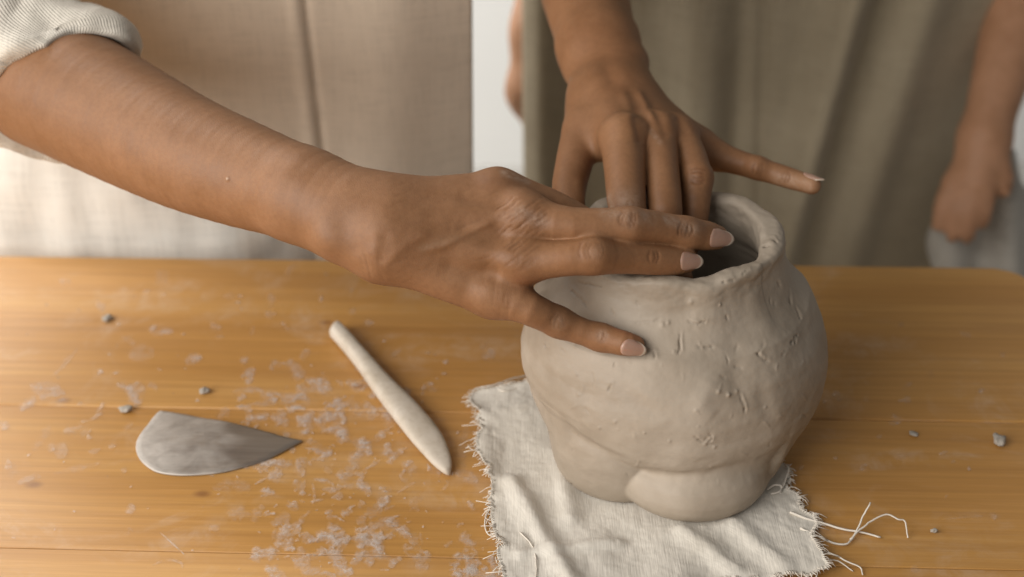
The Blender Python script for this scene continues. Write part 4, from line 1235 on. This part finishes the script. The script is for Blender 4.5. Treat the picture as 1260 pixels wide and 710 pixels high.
def sleeve(name, path, radii, offset, mat, parent, disp_amp, seed, n=140, m=90, cuff=.055, thick=.006):
    """rolled sleeve: path[0] is the cuff opening, path[-1] the shoulder"""
    line = smooth_line(path, m); rad = np.interp(np.linspace(0, 1, m), np.linspace(0, 1, len(radii)), radii)
    acc = np.concatenate([[0], np.cumsum(np.linalg.norm(np.diff(line, axis=0), axis=1))])
    an = np.linspace(0, 2 * math.pi, n, endpoint=False)
    rows = []
    # inner lip rows, fold, outer rows
    seq = [(i, -1) for i in range(8, 0, -1)] + [(i, 1) for i in range(m)]
    for (i, sidei) in seq:
        t_ = line[min(i + 1, m - 1)] - line[max(i - 1, 0)]; t_ = -t_ / np.linalg.norm(t_)        # towards the hand
        c_ = -FWD - t_ * (-FWD @ t_); c_ /= np.linalg.norm(c_); s__ = np.cross(t_, c_)
        if s__ @ UP < 0: s__ = -s__
        r = rad[i] + (-thick if sidei < 0 else 0.0)
        # rolled turn-ups: the cloth is thicker at the cuff
        if sidei > 0: r = r + .0035 * (1 / (1 + math.exp((acc[i] - cuff) / .0035))) - .006 * math.exp(-(acc[i] / .003) ** 2)
        fade = math.exp(-acc[i] / .06)
        off = offset(an) * fade
        rows.append(line[i] + (np.cos(an) * r)[:, None] * c_ + (np.sin(an) * r)[:, None] * s__ + off[:, None] * t_)
    V = np.stack(rows, 1); M_ = V.shape[1]; v = V.reshape(-1, 3); Fq = grid_faces(n, M_, True)
    nr = normals_of(v, Fq); ctr = np.repeat(np.stack([line[i] for i, s2 in seq])[None], n, 0).reshape(-1, 3)
    if (nr * (v - ctr)).sum() < 0: nr = -nr
    inner = np.tile(np.array([s2 < 0 for i, s2 in seq]), n)
    ds = disp_amp * (fbm(v * 24, seed, 3) + .5 * np.abs(vnoise(v * 50, seed + 3)))
    v = v + nr * np.where(inner, 0, ds)[:, None]
    me = mesh(name, v, Fq)
    a_ = me.attributes.new('rib', 'FLOAT_VECTOR', 'POINT'); rv = np.zeros((len(v), 3), np.float32); rv[:, 0] = np.repeat(an, M_) * 9.0
    a_.data.foreach_set('vector', rv.ravel())
    bm = bmesh.new(); bm.from_mesh(me); bmesh.ops.recalc_face_normals(bm, faces=bm.faces); bm.to_mesh(me); bm.free()
    return obj(name, me, mat, parent)
sleeve('sleeve', [P(98, 118, .802), P(40, 92, .826), P(-30, 40, .848), P(-70, -60, .90), sh_R + np.array([0, 0, .0])], [.0425, .0470, .0550, .0620, .0700], lambda a: -.034 * np.clip(np.cos(a + 1.1), 0, 1) + .003 * np.sin(4 * a + 1) + .010 * np.clip(np.sin(a), 0, 1) ** 2, M_shirt, personA, .0050, 8)
sleeve('sleeve', [P(694, -95, .985), P(680, -140, 1.02), el_L, (el_L + sh_L) / 2 + np.array([.02, .02, 0]), sh_L], [.0460, .049, .054, .058, .070], lambda a: .004 * np.sin(3 * a), M_shirt, personA, .0035, 9)

# ---- second person standing behind, out of focus
BX, BY = .245, 1.31
personB = empty('person', (BX, BY, -.75))
tag(personB, 'person standing behind in a long olive-brown apron with one arm hanging down', 'person')
def B_sdf(p):
    d = chain(p, [(np.array([BX, BY + .03, -.1]), .125), (np.array([BX, BY + .02, .2]), .115), (np.array([BX, BY + .02, .45]), .11), (np.array([BX, BY, .66]), .05)], .05)
    d = smin(d, chain(p, [(np.array([BX - .17, BY, .55]), .05), (np.array([BX, BY, .56]), .07), (np.array([BX + .20, BY, .55]), .05)], .03), .05)
    # hanging arm on the right with its hand
    arm = schain(p, [(np.array([BX + .20, BY, .55]), .046), (P(1285, -120, 1.30), .036), (P(1256, 0, 1.27), .030), (P(1230, 100, 1.25), .0245), (P(1212, 165, 1.24), .0195)])
    hand = chain(p, [(P(1210, 172, 1.24), .0175), (P(1196, 222, 1.235), .0125)], .015)
    hand = smin(hand, cone(p, P(1206, 185, 1.245), P(1178, 222, 1.245), .0150, .0115), .012)
    hand = smin(hand, cone(p, P(1216, 180, 1.235), P(1210, 226, 1.23), .0140, .0115), .012)
    for (a, b, c_) in [((1174, 224, 1.245), (1161, 250, 1.245), (1154, 278, 1.25)), ((1188, 230, 1.238), (1177, 260, 1.238), (1171, 292, 1.245)), ((1201, 232, 1.232), (1194, 262, 1.232), (1190, 292, 1.238)), ((1214, 228, 1.23), (1212, 252, 1.23), (1209, 274, 1.235)), ((1224, 192, 1.232), (1236, 214, 1.228), (1236, 236, 1.228))]:
        hand = smin(hand, schain(p, [(P(*a), .0100), (P(*b), .0078), (P(*c_), .0060)]), .004)
    d = smin(d, smin(arm, hand, .02), .03)
    # other arm bent, elbow showing beside the apron
    d = smin(d, chain(p, [(np.array([BX - .17, BY, .55]), .050), (P(682, -60, 1.36), .034), (P(668, 40, 1.36), .028), (P(655, 112, 1.37), .022), (P(680, 165, 1.40), .021), (P(730, 200, 1.44), .021)], .02), .03)
    for sx in (-.085, .085):
        d = smin(d, chain(p, [(np.array([BX + sx, BY + .03, -.1]), .10), (np.array([BX + sx, BY + .02, -.45]), .06), (np.array([BX + sx, BY + .04, -.70]), .04)], .03), .03)
    return d
BV, BF, BN = polygonise(B_sdf, (BX - .40, 1.02, -.76), (BX + .42, 1.55, .72), .006)
me = mesh('body', BV, BF)
at = me.attributes.new('tone', 'FLOAT_COLOR', 'POINT'); at.data.foreach_set('color', np.ones(len(BV) * 4, np.float32))
at = me.attributes.new('dust', 'FLOAT', 'POINT'); at.data.foreach_set('value', np.zeros(len(BV), np.float32))
obj('body', me, M_skinB, personB)
body_shell('shirt', [(-.05, BX, BY + .03, .165, .13), (.2, BX, BY + .02, .155, .125), (.45, BX, BY + .02, .175, .118), (.58, BX, BY, .19, .09), (.635, BX, BY, .09, .065)], M_shirtB, personB, disp=wr(12, .006, 22))
body_shell('trousers', [(-.74, BX, BY + .04, .15, .09), (-.4, BX, BY + .03, .175, .115), (-.1, BX, BY + .03, .18, .138), (.0, BX, BY + .03, .165, .135)], M_greycloth, personB, disp=wr(9, .008, 25))
def foldB(x, z):
    lean = (z - .1)
    f = .006 * fbm(np.stack([x * 7, z * 2.2, x * 0], -1), 14, 2)
    f = f + .030 * gs(x, xat(1058, 150, 1.2) + .16 * lean, .018) + .022 * gs(x, xat(865, 100, 1.2) - .02 * lean, .030) - .014 * gs(x, xat(915, 100, 1.2) - .02 * lean, .016)
    f = f + .014 * gs(x, xat(1150, 100, 1.22) + .18 * lean, .022) - .008 * gs(x, xat(1100, 200, 1.2) + .2 * lean, .02) - .007 * gs(x, xat(944, 100, 1.2) - .05 * lean, .006)
    f = f - .016 * gs(x, xat(735, 100, 1.24), .024) + .010 * gs(x, xat(665, 100, 1.3), .014)
    return f
apB = apron_sheet('apron', M_apronB, personB, BX - .01, BY + .04, .300, .185, lambda z: xat(644, 100, 1.30) - .0 * z, lambda z: xat(1250, 150, 1.27) + .085 * (z - .05), -.50, .52, foldB, 200, 120)
# grey linen hanging beside the apron under the hand
loft('hanging_cloth', [np.array([P(1225 + 20 * t_, 190 + 330 * t_, 1.30)[0], P(1225, 190 + 330 * t_, 1.30)[1], P(1225, 190 + 330 * t_, 1.30)[2]]) for t_ in np.linspace(0, 1, 50)],
     [np.array([np.interp(t_, [0, .1, .4, 1], [.012, .030, .058, .085]), 0, 0]) for t_ in np.linspace(0, 1, 50)], [np.array([0, np.interp(t_, [0, .1, 1], [.01, .02, .035]), 0]) for t_ in np.linspace(0, 1, 50)],
     60, M_greycloth, personB, lambda v, an, t_: .008 * np.sin(v[:, 0] * 130) + .006 * fbm(v * 20, 3, 2))

# ------------------------------------------------------------------ render settings
scene.render.engine = 'CYCLES'
scene.cycles.max_bounces = 6
scene.cycles.transparent_max_bounces = 16
